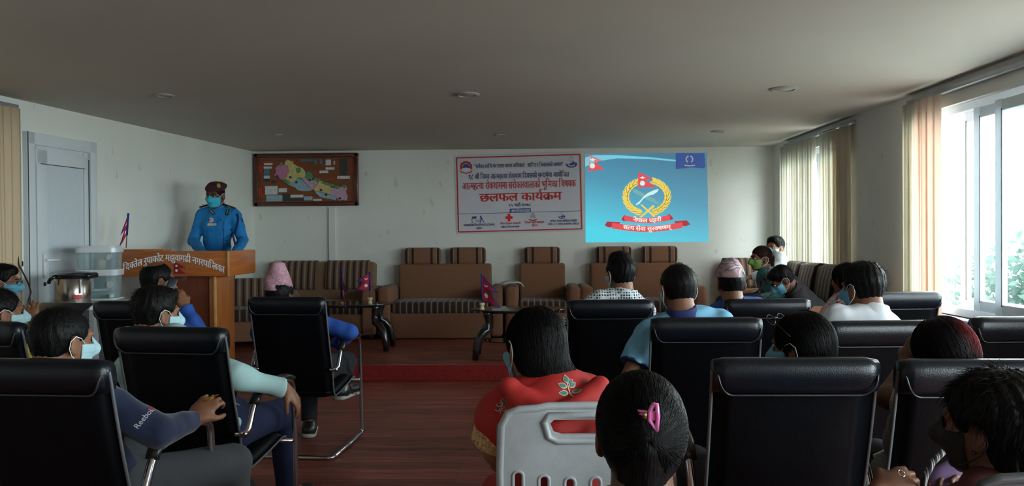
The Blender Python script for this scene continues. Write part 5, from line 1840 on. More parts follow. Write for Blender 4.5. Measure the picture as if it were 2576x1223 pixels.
def person(label, H, chair=None, hip=None, yaw=0., hyaw=None, hpitch=0., hroll=0., h=.008, hs=1., skinm=SK2, shirt=None, sleeve='long', trousers=DTR, hair='short', hairm=HB, front=.060, nape=-.060, thick=.010,
           mask=None, cap=None, arms=None, shw=.178, bulk=1., seat_z=.44, collar=None, nstr=900, standing=False, floor=0., shoes=SHB, feet=None, group='people seated in the audience', knee_spread=.10, sleeve_mat=None, cuff=None, seed=None, hand_h=None, faceparts=False, legs=True, cat='person', neckpull=None, spiky=True, target=(0, -.135, .02)):
    """H centre of the head (world).  Builds the body as one surface, the clothes and hair as its parts."""
    seed = seed if seed is not None else int(abs(H[0]) * 1000) % 997
    H = np.array(H, np.float32)
    fw = V3(-math.sin(yaw), math.cos(yaw), 0); rt = V3(math.cos(yaw), math.sin(yaw), 0); up = V3(0, 0, 1)
    hyaw = yaw if hyaw is None else hyaw
    Rh = rotm(hyaw, hpitch, hroll)
    hf = Rh[:, 1]
    if hip is None:
        cl = chair.location
        hip = V3(cl.x, cl.y, 0) + fw * .0
        hip[2] = seat_z + .085 * bulk
    hip = np.array(hip, np.float32)
    NB = H + Rh @ V3(0, -.045, -.115) * hs + V3(0, 0, -.028) * hs             # base of the neck
    if standing: pass
    if neckpull is not None: NB = NB + np.array(neckpull, np.float32)
    spine = NB - hip; su = nrm(spine)
    bf = nrm(fw - su * float(fw @ su))                                       # chest normal
    br = np.cross(bf, su)
    CH_ = NB - su * .155 + bf * .01
    sh = {}
    for s in (-1, 1):
        sh[s] = NB - su * .055 + br * s * (shw - .035) + bf * .0
    b = bulk
    torso = [Cap(hip - rt * .07, hip + rt * .07, .100 * b, .100 * b, k=.05), Cap(hip, CH_ - su * .05, .118 * b, .122 * b, bf, .72, k=.05), Cap(CH_ - br * .055, CH_ + br * .055, .100 * b, .100 * b, bf, .86, k=.06),
             Cap(NB - su * .06 - br * .09, NB - su * .06 + br * .09, .070 * b, .070 * b, bf, .9, k=.05), Cap(NB - su * .02 - br * .03, NB - su * .02 + br * .03, .062, .062, k=.05)]
    for s in (-1, 1): torso.append(Cap(NB - su * .03, sh[s] - br * s * .005, .052, .050 * b, k=.04))
    neck = [Cap(NB - su * .03, H + Rh @ V3(0, -.035, -.065) * hs, .056 * hs, .052 * hs, k=.03)]
    prims = list(torso) + neck + tohead(head_prims(), H, Rh, hs)
    subs = tohead(head_subs(), H, Rh, hs)
    armp = {}; handp = []
    for s in (-1, 1):
        a = (arms or {}).get('R' if s > 0 else 'L')
        S0 = sh[s]
        if a is None:
            E = S0 - su * .255 + br * s * .055 + bf * .02; Wp = E + nrm(fw * .9 - rt * s * .45 - up * .15) * .235
            hd = nrm(fw * .8 - rt * s * .5 - up * .15); hn = up; cl_ = .45
        else:
            E = np.array(a['e'], np.float32); Wp = np.array(a['w'], np.float32); hd = np.array(a.get('d', Wp - E), np.float32); hn = np.array(a.get('n', (0, 0, 1)), np.float32); cl_ = a.get('curl', .45)
        upper = [Cap(S0, E, .050 * b, .038 * b, k=.035)]; fore = [Cap(E, Wp, .038 * b, .026, k=.02)]
        armp[s] = (S0, E, Wp, upper, fore)
        prims += upper + fore
        hp2 = hand(Wp, hd, hn, s * (a or {}).get('side', 1), cl_, (a or {}).get('spread', .1))
        prims += hp2
    kn = {}
    if legs:
        for s in (-1, 1):
            hj = hip + rt * s * .085 - up * .01
            if standing:
                K = hip + rt * s * .095 - up * .42 + fw * .02; A = V3(K[0], K[1], floor + .09) - fw * .01; Tn = A + fw * .14
            else:
                K = hip + fw * .43 + rt * s * (.085 + knee_spread * .5); K[2] = hip[2] - .03
                ft = (feet or {}).get(s)
                A = V3(*(K + fw * .03)[:2], floor + .095) if ft is None else np.array(ft, np.float32)
            Tn = A + nrm(fw + rt * s * .25) * .15; Tn[2] = A[2] - .06
            kn[s] = (hj, K, A, Tn)
            prims += [Cap(hj, K, .085 * b, .058 * b, k=.05), Cap(K, A, .055, .036, k=.03), Cap(A, Tn, .036, .028, k=.02)]
    base_xy = V3(hip[0], hip[1], floor)
    root = thing('person', label, cat, tuple(float(x) for x in base_xy), 0, group)
    v, q = solid(prims, h, subs=subs)
    vmesh('body', v, q, skinm, root, base_xy)
    hc = h if h <= .008 else .008
    fold = folds(seed, .0080, 16., 62.)
    # shirt
    ct = .013
    if shirt is not None:
        def sl_prims(s, lim):
            S0, E, Wp, upper, fore = armp[s]
            if lim == 'long':
                e2 = Wp - nrm(Wp - E) * .012
                return [Cap(S0, E, .050 * b + ct + .004, .040 * b + ct, k=.03), Cap(E, e2, .040 * b + ct, .030 + ct * .8, cut=True, k=.006)]
            if lim == 'none':
                return [Cap(S0 + br * s * -.02, S0 + (E - S0) * .12, .050 * b + ct, .052 * b + ct, cut=True, k=.01)]
            if lim == 'rolled':
                e2 = E + (Wp - E) * .2
                return [Cap(S0, E, .050 * b + ct + .004, .040 * b + ct, k=.03), Cap(E, e2, .040 * b + ct, .039 * b + ct + .002, cut=True, k=.006)]
            return [Cap(S0, S0 + (E - S0) * .72, .052 * b + ct + .004, .054 * b + ct + .006, cut=True, k=.006)]
        sp = [t.grow(ct if i else ct + .004) for i, t in enumerate(torso)]
        slv = []
        for s in (-1, 1):
            lim = sleeve if isinstance(sleeve, str) else sleeve[s]
            slv += sl_prims(s, lim)
        nk = Cap(NB + su * .0, H + Rh @ V3(0, -.03, -.04) * hs, .054 * hs, .056 * hs, k=.006)
        v, q = solid(sp + slv, hc, noise=fold, subs=[nk])
        so = vmesh('shirt', v, q, shirt, root, base_xy)
        if collar is not None:
            c0 = NB + su * .030 - bf * .004; ax = nrm(su * .9 + Rh[:, 2] * .2)
            def cf(p, c0=c0, ax=ax):
                u_ = p - c0; z = u_ @ ax; rr_ = np.sqrt(np.maximum((u_ * u_).sum(-1) - z * z, 0))
                y = u_ @ bf
                rad = .064 * hs + .012 * np.clip(-(z - .018) / .04, -1, 1) + .006
                return np.maximum(np.abs(rr_ - rad) - .0035, np.abs(z + .25 * y * 0 - .006 + .22 * np.clip(y, 0, 1)) - .030)
            v, q = solid([Fn(cf, c0 - .11, c0 + .11)], .005)
            vmesh('collar', v, q, collar, so, base_xy)
    if trousers is not None and legs:
        tp = [torso[0].grow(.010), Cap(hip, hip + su * .10, .125 * b + .005, .128 * b + .005, bf, .74, k=.05)]
        for s in (-1, 1):
            hj, K, A, Tn = kn[s]
            tp += [Cap(hj, K, .085 * b + .014, .060 * b + .014, k=.04), Cap(K, A + (K - A) * .03, .058 + .012, .052, cut=True, k=.02)]
        v, q = solid(tp, max(h, .008), noise=folds(seed + 5, .004))
        vmesh('trousers', v, q, trousers, root, base_xy)
        for s in (-1, 1):
            hj, K, A, Tn = kn[s]
            d_ = nrm(Tn - A); d_[2] = 0
            fz = A[2] - .095 if A[2] - .095 > floor + .03 else floor
            sf = [Cap(V3(A[0], A[1], fz + .045) - d_ * .03, V3(Tn[0], Tn[1], fz + .038) + d_ * .02, .046, .040, k=.02), Cap(A - up * .01, A - up * .03, .045, .048, k=.03)]
            v, q = solid(sf, .008, cuts=[lambda p: fz + .002 - p[..., 2]])
            o = vmesh('shoe', v, q, shoes[0] if isinstance(shoes, tuple) else shoes, root, base_xy)
            if isinstance(shoes, tuple):
                v, q = solid([Cap(V3(A[0], A[1], fz + .014) - d_ * .04, V3(Tn[0], Tn[1], fz + .014) + d_ * .028, .052, .046, (0, 0, 1), .5, k=.0)], .007, cuts=[lambda p: fz + .001 - p[..., 2], lambda p: p[..., 2] - fz - .026 - .006 * np.sin(p[..., 1] * 90)])
                vmesh('sole', v, q, shoes[1], o, base_xy)
    Mh = Matrix.Translation(Vector([float(a) for a in (H - base_xy)])) @ Matrix(Rh.tolist()).to_4x4() @ Matrix.Scale(hs, 4)
    if hair:
        v, q, base = hair_mesh(hair, seed, min(h, .006) if h < .009 else .007, front, nape, thick)
        n0 = len(v)
        me_r = vmesh('hair', v, q, hairm, root)
        if nstr:
            v2, q2 = strands(hair, seed + 1, nstr, base=base, front=front, nape=nape, spiky=spiky, target=target)
            vv_ = np.empty(len(me_r.data.vertices) * 3, np.float32); me_r.data.vertices.foreach_get('co', vv_)
            vv_ = vv_.reshape(-1, 3)
            old = me_r.data
            bpy.data.objects.remove(me_r)
            Vc = np.concatenate([vv_, v2], 0); Qc = np.concatenate([q, q2 + len(vv_)], 0)
            me_r = vmesh('hair', Vc, Qc, hairm, root, relax=0)
        me_r.matrix_basis = Mh
    if mask:
        o = vmesh('face_mask', _MK[0].copy(), _MK[1], MASKS[mask], root); o.matrix_basis = Mh
        for s in (-1, 1):
            bm = B(); tube(bm, [(s * .062, .040, -.012), (s * .078, .012, .014), (s * .086, -.012, .022), (s * .090, -.032, .008), (s * .088, -.036, -.018), (s * .082, -.022, -.044), (s * .072, .01, -.068), (s * .056, .045, -.086)], .0016, 5)
            l = ob('ear_loop', bm, LOOPB if mask == 'black' else LOOP, o, smooth=True)
    if cap is not None:
        kind, cm, kw = cap
        v, q = dhaka_topi(.004, **kw) if kind == 'topi' else beret(.005)
        o = vmesh('cap', v, q, cm, root, relax=2); o.matrix_basis = Mh
    if faceparts:
        for s in (-1, 1):
            bm = B(); bmesh.ops.create_uvsphere(bm, u_segments=14, v_segments=10, radius=.0115)
            e = ob('eye', bm, mat('eye_white', (.35, .32, .30), .25), root, smooth=True); e.matrix_basis = Mh @ Matrix.Translation((s * .031, .0765, .003))
            bm = B(); bmesh.ops.create_uvsphere(bm, u_segments=12, v_segments=8, radius=.0058)
            for vtx in bm.verts: vtx.co.y *= .5
            i_ = ob('iris', bm, mat('dark_iris', (.01, .006, .004), .15), e, smooth=True); i_.location = (0, .0098, -.001)
            bm = B(); tube(bm, [(s * .014, .0985, .022), (s * .03, .097, .028), (s * .05, .080, .022)], [.002, .0034, .0018], 6, flat=((0, 1, 0), .6)); ob('eyebrow', bm, HB, root, smooth=True).matrix_basis = Mh
            bm = B(); tube(bm, [(s * .017, .0885, .007), (s * .031, .0935, .0105), (s * .046, .082, .006)], .0022, 6); ob('eyelid', bm, skinm, root, smooth=True).matrix_basis = Mh
    return dict(root=root, Mh=Mh, base=base_xy, H=H, Rh=Rh, NB=NB, br=br, bf=bf, su=su, arm=armp, hip=hip)


def on_head(pr, name, bm, m, smooth=True, angle=None):
    o = ob(name, bm, m, pr['root'], smooth=smooth, angle=angle); o.matrix_basis = pr['Mh']
    return o
from mathutils.bvhtree import BVHTree

HP = lambda px, top, z, up=.128: P(px, top + up * F / z, z)
CAMP = Vector((0, 0, CAMZ))


def world_of(o):
    M = o.matrix_basis.copy(); p = o.parent
    while p is not None:
        M = p.matrix_basis @ M; p = p.parent
    return M


def bvh(o):
    M = world_of(o)
    return BVHTree.FromPolygons([M @ v.co for v in o.data.vertices], [tuple(p.vertices) for p in o.data.polygons])


def on_surface(bv_, px, py):
    h_ = bv_.ray_cast(CAMP, ray(px, py).normalized())
    return (h_[0], h_[1]) if h_[0] is not None else (None, None)


def kid(root, name):
    for c in root.children:
        if c.name.split('.')[0] == name: return c
        for d in c.children:
            if d.name.split('.')[0] == name: return d


def frame_at(pos, n, upv=Vector((0, 0, 1))):
    """x right as the viewer sees it, z up, -y outwards"""
    y = -n.normalized(); x = y.cross(upv) * 1.0
    if x.length < 1e-4: x = Vector((1, 0, 0))
    x.normalize(); z = x.cross(y)
    return Matrix((x, y, z)).transposed()


def patch(pr, parent, name, polys, px, py, m, size, bv_, th=.0015, rot=0., lift=.0006):
    """thin piece sewn on: 2-D polygons (unit = size) laid on the cloth around the seen point"""
    pos, n = on_surface(bv_, px, py)
    if pos is None: return None
    R3 = frame_at(pos, n); base = Vector([float(a) for a in pr['base']])
    bm = B(); c_, s_ = math.cos(rot), math.sin(rot)
    for poly in polys:
        if len(poly) < 3: continue
        q = []
        for x, z in poly:
            x, z = (x * c_ - z * s_) * size, (x * s_ + z * c_) * size
            w = pos + R3 @ Vector((x, 0, z))
            h_ = bv_.ray_cast(w + n * .03, -n, .08)
            q.append((h_[0] if h_[0] is not None else w) + n * lift)
        lo = [bm.verts.new(v - base) for v in q]; hi = [bm.verts.new(v + n * th - base) for v in q]
        k = len(q)
        try:
            fs = [bm.faces.new(hi), bm.faces.new(lo[::-1])] + [bm.faces.new((lo[i], lo[(i + 1) % k], hi[(i + 1) % k], hi[i])) for i in range(k)]
        except ValueError:
            pass
    bmesh.ops.recalc_face_normals(bm, faces=bm.faces)
    o = ob(name, bm, m, parent)
    if parent is not pr['root']: o.matrix_basis = Matrix()
    return o


def grid_poly(x0, x1, z0, z1, nx=4, nz=1):
    return [[(x0 + (x1 - x0) * i / nx, z0 + (z1 - z0) * j / nz), (x0 + (x1 - x0) * (i + 1) / nx, z0 + (z1 - z0) * j / nz), (x0 + (x1 - x0) * (i + 1) / nx, z0 + (z1 - z0) * (j + 1) / nz), (x0 + (x1 - x0) * i / nx, z0 + (z1 - z0) * (j + 1) / nz)] for i in range(nx) for j in range(nz)]


NAVY = mat('navy_jacket_cloth', (.006, .013, .046), .85, var=.15, sheen=.2)
MINT = mat('mint_shirt_cloth', (.34, .52, .52), .8, var=.05)
ROYAL = mat('royal_blue_shirt_cloth', (.015, .075, .36), .8, var=.08)
OFFB = mat('officer_blue_cloth', (.006, .20, .52), .8, var=.06)
POLO = mat('light_blue_polo_cloth', (.16, .40, .58), .85, var=.05)
NVC = mat('navy_collar_cloth', (.012, .02, .12), .85)
DOTS = printed('dotted_white_cloth', [(.02, .03, .05), (.60, .64, .66)], 62, 'dots', pos=(.40,))
WSH = mat('white_shirt_cloth', (.62, .66, .70), .8, var=.04)
FLOR = printed('teal_red_print', [(.12, .012, .02), (.015, .30, .32), (.30, .05, .02), (.01, .34, .36)], 10, 'noise', pos=(.36, .52, .60))
PINKP = printed('white_pink_print', [(.55, .5, .5), (.42, .06, .12), (.58, .54, .54)], 14, 'noise', pos=(.45, .52))
GREYS = stripes('grey_striped_blouse', [(0, (.33, .34, .34)), (.7, (.42, .42, .41))], .012, axis=2)
BLKC = mat('black_shirt_cloth', (.005, .0055, .008), .85)
SARI = mat('red_sari_cloth', (.33, .010, .008), .75, var=.10, vs=5)
GOLDC = printed('gold_brocade', [(.35, .20, .07), (.55, .38, .18), (.28, .14, .05)], 70, 'noise', pos=(.42, .56))
MAROON = mat('maroon_cloth', (.07, .012, .012), .85)
BROWNT = mat('brown_trousers', (.035, .022, .018), .9); JEANS = mat('blue_jeans', (.005, .009, .045), .9, var=.2, vs=20); GREYT = mat('grey_trousers', (.05, .052, .058), .9)
TOPI1 = printed('pink_lilac_cap_cloth', [(.14, .05, .07), (.42, .24, .28), (.33, .17, .21)], 42, 'voronoi', pos=(.16, .50))
TOPI2 = printed('peach_grey_cap_cloth', [(.44, .27, .26), (.36, .22, .24), (.13, .12, .15), (.42, .33, .34)], 15, 'noise', pos=(.42, .52, .60))

# --- the officer behind the podium
ofc = person('officer in blue uniform with maroon beret and cyan mask standing behind the podium', P(541, 493, 8.12), hip=P(544, 690, 8.18) * 1, yaw=PI, hyaw=PI - .10, hpitch=.14, h=.007, hs=1.12, skinm=SK3,
             shirt=OFFB, collar=OFFB, cap=('beret', mat('maroon_beret_felt', (.055, .010, .018), .9), {}), mask='cyan', hair='short', thick=.005, nstr=0, shw=.205, bulk=1.05, standing=True, floor=ZD, group=None,
             arms={'R': dict(e=P(486, 606, 8.15), w=P(512, 640, 7.72), d=(.5, -.8, -.1), n=(0, 0, 1)), 'L': dict(e=P(612, 604, 8.15), w=P(588, 640, 7.72), d=(-.5, -.8, -.1), n=(0, 0, 1))}, faceparts=True)
shirt = kid(ofc['root'], 'shirt'); ofb = bvh(shirt)
BLKP = mat('black_badge_cloth', (.008, .008, .012), .8); GLD = mat('gold_insignia', (.75, .55, .15), .3, .7); SLV = mat('silver_plate', (.75, .70, .55), .25, .4)
u = 8.0 / F / 5.56       # metres per pixel of the enlarged view
oz = lambda x, y: (440 + x / 5.56, 430 + y / 5.56)
patch(ofc, shirt, 'name_plate', grid_poly(-.5, .5, -.5, .5, 2, 1), *oz(518, 752), SLV, .09, ofb, .003) if False else None
patch(ofc, shirt, 'name_plate', grid_poly(-62 * u, 62 * u, -18 * u, 18 * u, 3), *oz(518, 750), SLV, 1, ofb, .003)
patch(ofc, shirt, 'round_badge', [[(38 * u * math.cos(a), 38 * u * math.sin(a)) for a in [2 * PI * i / 14 for i in range(14)]]], *oz(505, 690), mat('pale_badge', (.55, .5, .6), .5), 1, ofb, .003)
patch(ofc, shirt, 'badge_mark', [[(10 * u * math.cos(a), 24 * u * math.sin(a)) for a in [2 * PI * i / 10 for i in range(10)]]], *oz(480, 690), mat('badge_red', (.35, .03, .04), .5), 1, ofb, .003, lift=.004)
for i, (x0_, y0_, r_) in enumerate(((525, 582, -.75), (738, 582, .12))):
    patch(ofc, shirt, 'collar_patch', grid_poly(-18 * u, 18 * u, -44 * u, 44 * u, 1, 3), *oz(x0_, y0_), BLKP, 1, ofb, .006, rot=r_ * -1 if i else .75, lift=.006)
    patch(ofc, shirt, 'gold_bar', grid_poly(-8 * u, 8 * u, -34 * u, 34 * u, 1, 3), *oz(x0_, y0_), GLD, 1, ofb, .003, rot=-.12 if i else .75, lift=.013)
for x0_, y0_ in ((640, 690), (678, 822), (708, 975), (515, 832), (752, 735)):
    patch(ofc, shirt, 'button', [[(8 * u * math.cos(a), 8 * u * math.sin(a)) for a in [2 * PI * i / 8 for i in range(8)]]], *oz(x0_, y0_), BLKP, 1, ofb, .003)
patch(ofc, shirt, 'placket', grid_poly(-3 * u, 3 * u, -240 * u, 150 * u, 1, 10), *oz(678, 860), NVC, 1, ofb, .001)
for s in (-1, 1):     # shoulder boards
    S0 = ofc['arm'][s][0]; c0 = (ofc['NB'] + (S0 - ofc['NB']) * .72); R3 = Matrix.Rotation(math.atan2((S0 - ofc['NB'])[2], (S0 - ofc['NB'])[0]) * -1, 3, 'Y')
    bm = B(); add_box(bm, (0, 0, 0), (.135, .055, .010), .004, rot=R3)
    add_box(bm, (0, -.0, .004), (.135, .055, .008), .003, rot=R3)
    o = ob('shoulder_board', bm, BLKP, shirt, angle=40); o.location = Vector([float(a) for a in (c0 + V3(0, -.015, .088) - ofc['base'])])
    bm = B(); add_box(bm, (0, 0, .0095), (.03, .03, .004), .002, rot=R3); add_box(bm, (-.035, 0, .0095), (.018, .03, .004), .002, rot=R3)
    ob('rank_pip', bm, GLD, o)
bm = B()
pts = [on_surface(ofb, *oz(x, y)) for x, y in ((870, 600), (882, 660), (878, 740), (862, 810), (846, 880))]
pts = [(p + n * .006) - Vector([float(a) for a in ofc['base']]) for p, n in pts if p is not None]
if len(pts) > 2: tube(bm, pts, .011, 6); 
pts = [on_surface(ofb, *oz(x, y)) for x, y in ((790, 815), (800, 880), (815, 940), (832, 1000), (848, 1040))]
pts = [(p + n * .006) - Vector([float(a) for a in ofc['base']]) for p, n in pts if p is not None]
if len(pts) > 2: tube(bm, pts, .010, 6)
ob('lanyard', bm, NVC, shirt, smooth=True)
patch(ofc, shirt, 'sleeve_badge', [[(-20 * u, 30 * u), (15 * u, 20 * u), (24 * u, -20 * u), (0, -40 * u), (-14 * u, -10 * u)]], *oz(942, 690), BLKP, 1, ofb, .003)
cap_ = kid(ofc['root'], 'cap'); cb = bvh(cap_)
pos, n = on_surface(cb, *oz(610, 208))
if pos is not None:
    bm = B(); prism(bm, [(.019 * math.cos(a), .027 * math.sin(a)) for a in [2 * PI * i / 16 for i in range(16)]], -.006, 0); prism(bm, [(.011 * math.cos(a), .015 * math.sin(a)) for a in [2 * PI * i / 12 for i in range(12)]], -.009, -.006)
    o = ob('cap_badge', bm, GLD, ofc['root']); o.matrix_basis = Matrix.Translation(pos - Vector([float(a) for a in ofc['base']])) @ frame_at(pos, n).to_4x4()

# --- left half of the audience
ch = CHAIRS
# man at the far left edge in profile
cx1 = dup(proto); cx1.location = (P(2, 800, 5.35).x - .02, 5.25, 0); cx1.rotation_euler = (0, 0, math.radians(-50)); cx1['label'] = 'black leather chair of the man in glasses at the far left, mostly hidden'
p1_ = person('man in glasses and blue mask in profile at the far left edge', HP(8, 664, 5.3), chair=cx1, yaw=math.radians(-50), hyaw=math.radians(-72), hpitch=.05, skinm=SK2, shirt=BLKC, mask='blue', hair='thick', faceparts=True)
bm = B()
for s in (-1, 1):
    pts = [(s * .034 + .020 * math.cos(a), .112 - .012 * abs(math.cos(a)) * (1 if s * math.cos(a) > 0 else 0), .002 + .016 * math.sin(a)) for a in [2 * PI * i / 14 for i in range(15)]]
    tube(bm, pts, .0014, 5); tube(bm, [(s * .054, .104, .006), (s * .072, .06, .012), (s * .080, -.01, .014)], .0014, 5)
tube(bm, [(-.014, .112, .006), (0, .116, .009), (.014, .112, .006)], .0014, 5)
on_head(p1_, 'glasses', bm, mat('spectacle_frame', (.02, .02, .02), .3, .5))

tabp = P(140, 790, 4.05)
p2_ = person('man with short black hair at the left edge holding up a dark tablet', HP(2, 722, 3.78), chair=ch[3], yaw=math.radians(-12), hyaw=math.radians(-38), skinm=SK2, shirt=mat('mustard_shirt', (.34, .26, .02), .85), mask='pale', hair='short', h=.006,
             arms={'R': dict(e=P(52, 860, 3.9), w=P(76, 822, 4.0), d=(-.05, .1, .9), n=(.5, -.8, .1), curl=.5), 'L': dict(e=P(-60, 900, 3.85), w=P(-10, 850, 4.05), d=(.6, .2, .5), n=(-.4, -.8, .1), curl=.5)})
bm = B(); add_box(bm, (0, 0, 0), (.30, .010, .19), .008, 3)
o = ob('tablet', bm, mat('dark_tablet_back', (.008, .010, .020), .25), angle=50); o.location = P(143, 788, 4.09); o.rotation_euler = (math.radians(-62), 0, math.radians(-6))
tag(o, 'dark tablet held up in front of the short-haired man at the left edge', 'tablet')

p4_ = person('man with a bald patch and blue shirt holding a phone to his ear', HP(399, 657, 4.88), chair=ch[2], yaw=math.radians(-18), hyaw=math.radians(-48), hpitch=.12, skinm=SK2, shirt=ROYAL, collar=ROYAL, hair='bald_patch', h=.0062, front=.078, thick=.007, spiky=False, nstr=500,
             arms={'R': dict(e=P(506, 850, 4.78), w=P(464, 770, 4.80), d=(-.42, .10, .85), n=(.75, -.6, .2), curl=.75, spread=.2)})
bm = B(); add_box(bm, (0, 0, 0), (.010, .052, .105), .005, 3)
o = ob('mobile_phone', bm, mat('dark_tablet_back', (.008, .010, .020), .25), angle=50); o.location = P(431, 718, 4.79); o.rotation_euler = (math.radians(-22), math.radians(-12), math.radians(-48))
tag(o, 'dark mobile phone held against the ear of the man with a bald patch', 'phone')
bm = B(); W_ = p4_['arm'][1][2]; E_ = p4_['arm'][1][1]; dd = Vector([float(a) for a in nrm(W_ - E_)]); c0 = Vector([float(a) for a in W_]) - dd * .004
pts = [c0 + dd.orthogonal().normalized() * .031 * math.cos(a) + dd.cross(dd.orthogonal().normalized()) * .031 * math.sin(a) for a in [2 * PI * i / 16 for i in range(17)]]
tube(bm, [p - Vector([float(a) for a in p4_['base']]) for p in pts], .0045, 6); ob('bracelet', bm, mat('gold_bracelet', (.7, .5, .25), .3, .9), p4_['root'], smooth=True)

p5_ = person('man in pale mint shirt with his arm hanging over the armrest', HP(396, 719, 3.52), chair=ch[1], yaw=math.radians(-10), hyaw=math.radians(-36), hpitch=.08, skinm=SK2, shirt=MINT, collar=MINT, mask='pale', hair='thick', h=.0058, trousers=JEANS,
             arms={'R': dict(e=P(596, 950, 3.34), w=P(716, 976, 3.45), d=(.55, .25, -.75), n=(.75, -.1, .5), curl=.5)})

p3_ = person('man in navy sports jacket with cropped hair holding a yellow pencil', HP(160, 766, 2.66), chair=ch[0], yaw=math.radians(-14), hyaw=math.radians(-26), hpitch=.05, skinm=SK2, shirt=NAVY, collar=NAVY, mask='pale', hair='short', h=.005, thick=.007, nape=-.05, spiky=False, nstr=1200, trousers=GREYT, bulk=1.05,
             knee_spread=.32, arms={'R': dict(e=P(398, 1088, 2.60), w=P(488, 1056, 2.78), d=(.30, .35, .42), n=(.2, -.75, .55), curl=.85, spread=.15)})
sh3 = kid(p3_['root'], 'shirt'); b3 = bvh(sh3)


def sewn_text(pr, parent, name, s, px, py, m, size, rot, bv_):
    V_, F_, w = shape_text(s, .006)
    polys = []
    for f in F_: polys.append([((V_[i][0] - w / 2), V_[i][1] - .3) for i in f])
    return patch(pr, parent, name, polys, px, py, m, size, bv_, rot=rot)


sewn_text(p3_, sh3, 'sleeve_lettering', 'Reebok', 363, 1051, mat('pale_sewn_letters', (.45, .46, .48), .7), .026, .88, b3)
patch(p3_, sh3, 'sleeve_mark', [[(-.5, .35), (.0, .5), (.5, .45), (.42, .0), (.1, -.5), (-.2, -.1)]], 380, 1030, mat('red_sewn_mark', (.45, .01, .02), .7), .017, b3)
bm = B(); a_ = P(512, 1012, 2.82); b_ = P(550, 992, 2.74); tube(bm, [a_, a_.lerp(b_, .72)], .0038, 6)
pen = ob('pencil', bm, mat('yellow_pencil', (.65, .38, .02), .4), smooth=True); tag(pen, 'short yellow pencil held by the man in the navy sports jacket', 'pencil')
bm = B(); tube(bm, [a_.lerp(b_, .72), b_], [.0038, .0006], 6); ob('pencil_tip', bm, mat('pencil_wood', (.45, .28, .14), .6), pen, smooth=True)

p6_ = person('man in pink patterned cap and blue shirt with crossed legs beside the aisle', P(706, 744, 5.06), chair=ch[4], yaw=math.radians(-4), hyaw=math.radians(-14), skinm=SK3, shirt=ROYAL, collar=ROYAL, sleeve='long', hair='short', cap=('topi', TOPI1, dict(tall=1.36, lean=-.1)), h=.0068,
             arms={'R': dict(e=P(880, 836, 5.02), w=P(846, 866, 5.2), d=(-.7, .6, -.1), n=(0, -.2, 1))}, feet={-1: P(778, 1062, 5.44), 1: P(862, 968, 5.35)}, shoes=(SHB, SOLE))


# --- right half of the audience
p8_ = person('man in dotted white shirt with tall black hair below the projected picture', HP(1559, 636, 4.80, .135), chair=ch[5], yaw=math.radians(5), hyaw=math.radians(26), hpitch=.03, skinm=SK2, shirt=DOTS, collar=DOTS, mask='pale', hair='tall', nape=-.085, h=.006, nstr=1000, sleeve={-1: 'rolled', 1: 'long'},
             arms={'L': dict(e=P(1428, 815, 4.72), w=P(1414, 850, 4.92), d=(.1, .7, -.3), n=(-.2, 0, 1))})
p9_ = person('man in light blue polo shirt with navy collar and cuffs', HP(1704, 664, 3.74, .124), chair=ch[6], yaw=math.radians(3), hyaw=math.radians(14), hpitch=.10, skinm=SK2, shirt=POLO, collar=NVC, sleeve='short', mask='pale', hair='short', nape=-.088, h=.006, thick=.009, nstr=1100, spiky=False, bulk=1.12, shw=.205,
             arms={'L': dict(e=P(1586, 950, 3.62), w=P(1618, 985, 3.85), d=(.5, .7, -.1), n=(0, 0, 1))})
# dark cuff bands on the polo
for s in (-1, 1):
    S0, E, Wp, _, _ = p9_['arm'][s]; v_, q_ = solid([Cap(S0 + (E - S0) * .64, S0 + (E - S0) * .735, .052 * 1.12 + .0195, .054 * 1.12 + .0205, cut=True, k=.0)], .006, cuts=[(lambda p, S0=S0, E=E: (S0 + (E - S0) * .665 - p) @ nrm(E - S0))])
    vmesh('cuff', v_, q_, NVC, kid(p9_['root'], 'shirt'), p9_['base'])
p10_ = person('man in peach and grey patterned cap and royal blue shirt', P(1838, 713, 4.62), chair=ch[7], hip=(ch[7].location.x - .06, ch[7].location.y + .08, .53), yaw=0, hyaw=math.radians(2), skinm=SK2, shirt=ROYAL, collar=ROYAL, hair='short', thick=.006, cap=('topi', TOPI2, dict(tall=.82, lean=.0)), h=.006, nstr=500, spiky=False)
xs = XR - .62
p12_ = person('man in white shirt and pale mask on the window sofa at the back', HP(1949, 594, 8.35), hip=(xs - .02, 8.18, ZD + .55), yaw=math.radians(90), hyaw=math.radians(128), skinm=SK4, shirt=WSH, collar=WSH, mask='pale', hair='thick', h=.0065, faceparts=True, floor=ZD, group='people seated on the window sofa', front=.066)
p11_ = person('woman in green mask and teal and red printed dress on the window sofa', HP(1913, 618, 7.5), hip=(xs - .06, 7.42, ZD + .54), yaw=math.radians(90), hyaw=math.radians(103), hroll=.0, skinm=SK3, shirt=FLOR, mask='green', hair='ponytail', hairm=HBR, h=.0065, faceparts=True, floor=ZD, group='people seated on the window sofa', shw=.155, bulk=.92, trousers=MAROON)
p13_ = person('man in black shirt bending forward with a blue mask', P(1966, 706, 6.75), hip=(xs + .02, 6.95, ZD + .55), yaw=math.radians(90), hyaw=math.radians(88), hpitch=.62, skinm=SK3, shirt=BLKC, collar=BLKC, mask='blue', hair='thick', h=.0065, faceparts=True, floor=ZD, group='people seated on the window sofa', front=.056)
cx2 = dup(proto); cx2.location = (P(2190, 730, 5.62).x - .36, 5.75, 0); cx2.rotation_euler = (0, 0, math.radians(90)); cx2['label'] = 'black leather chair of the woman in the pink and white top, turned sideways'
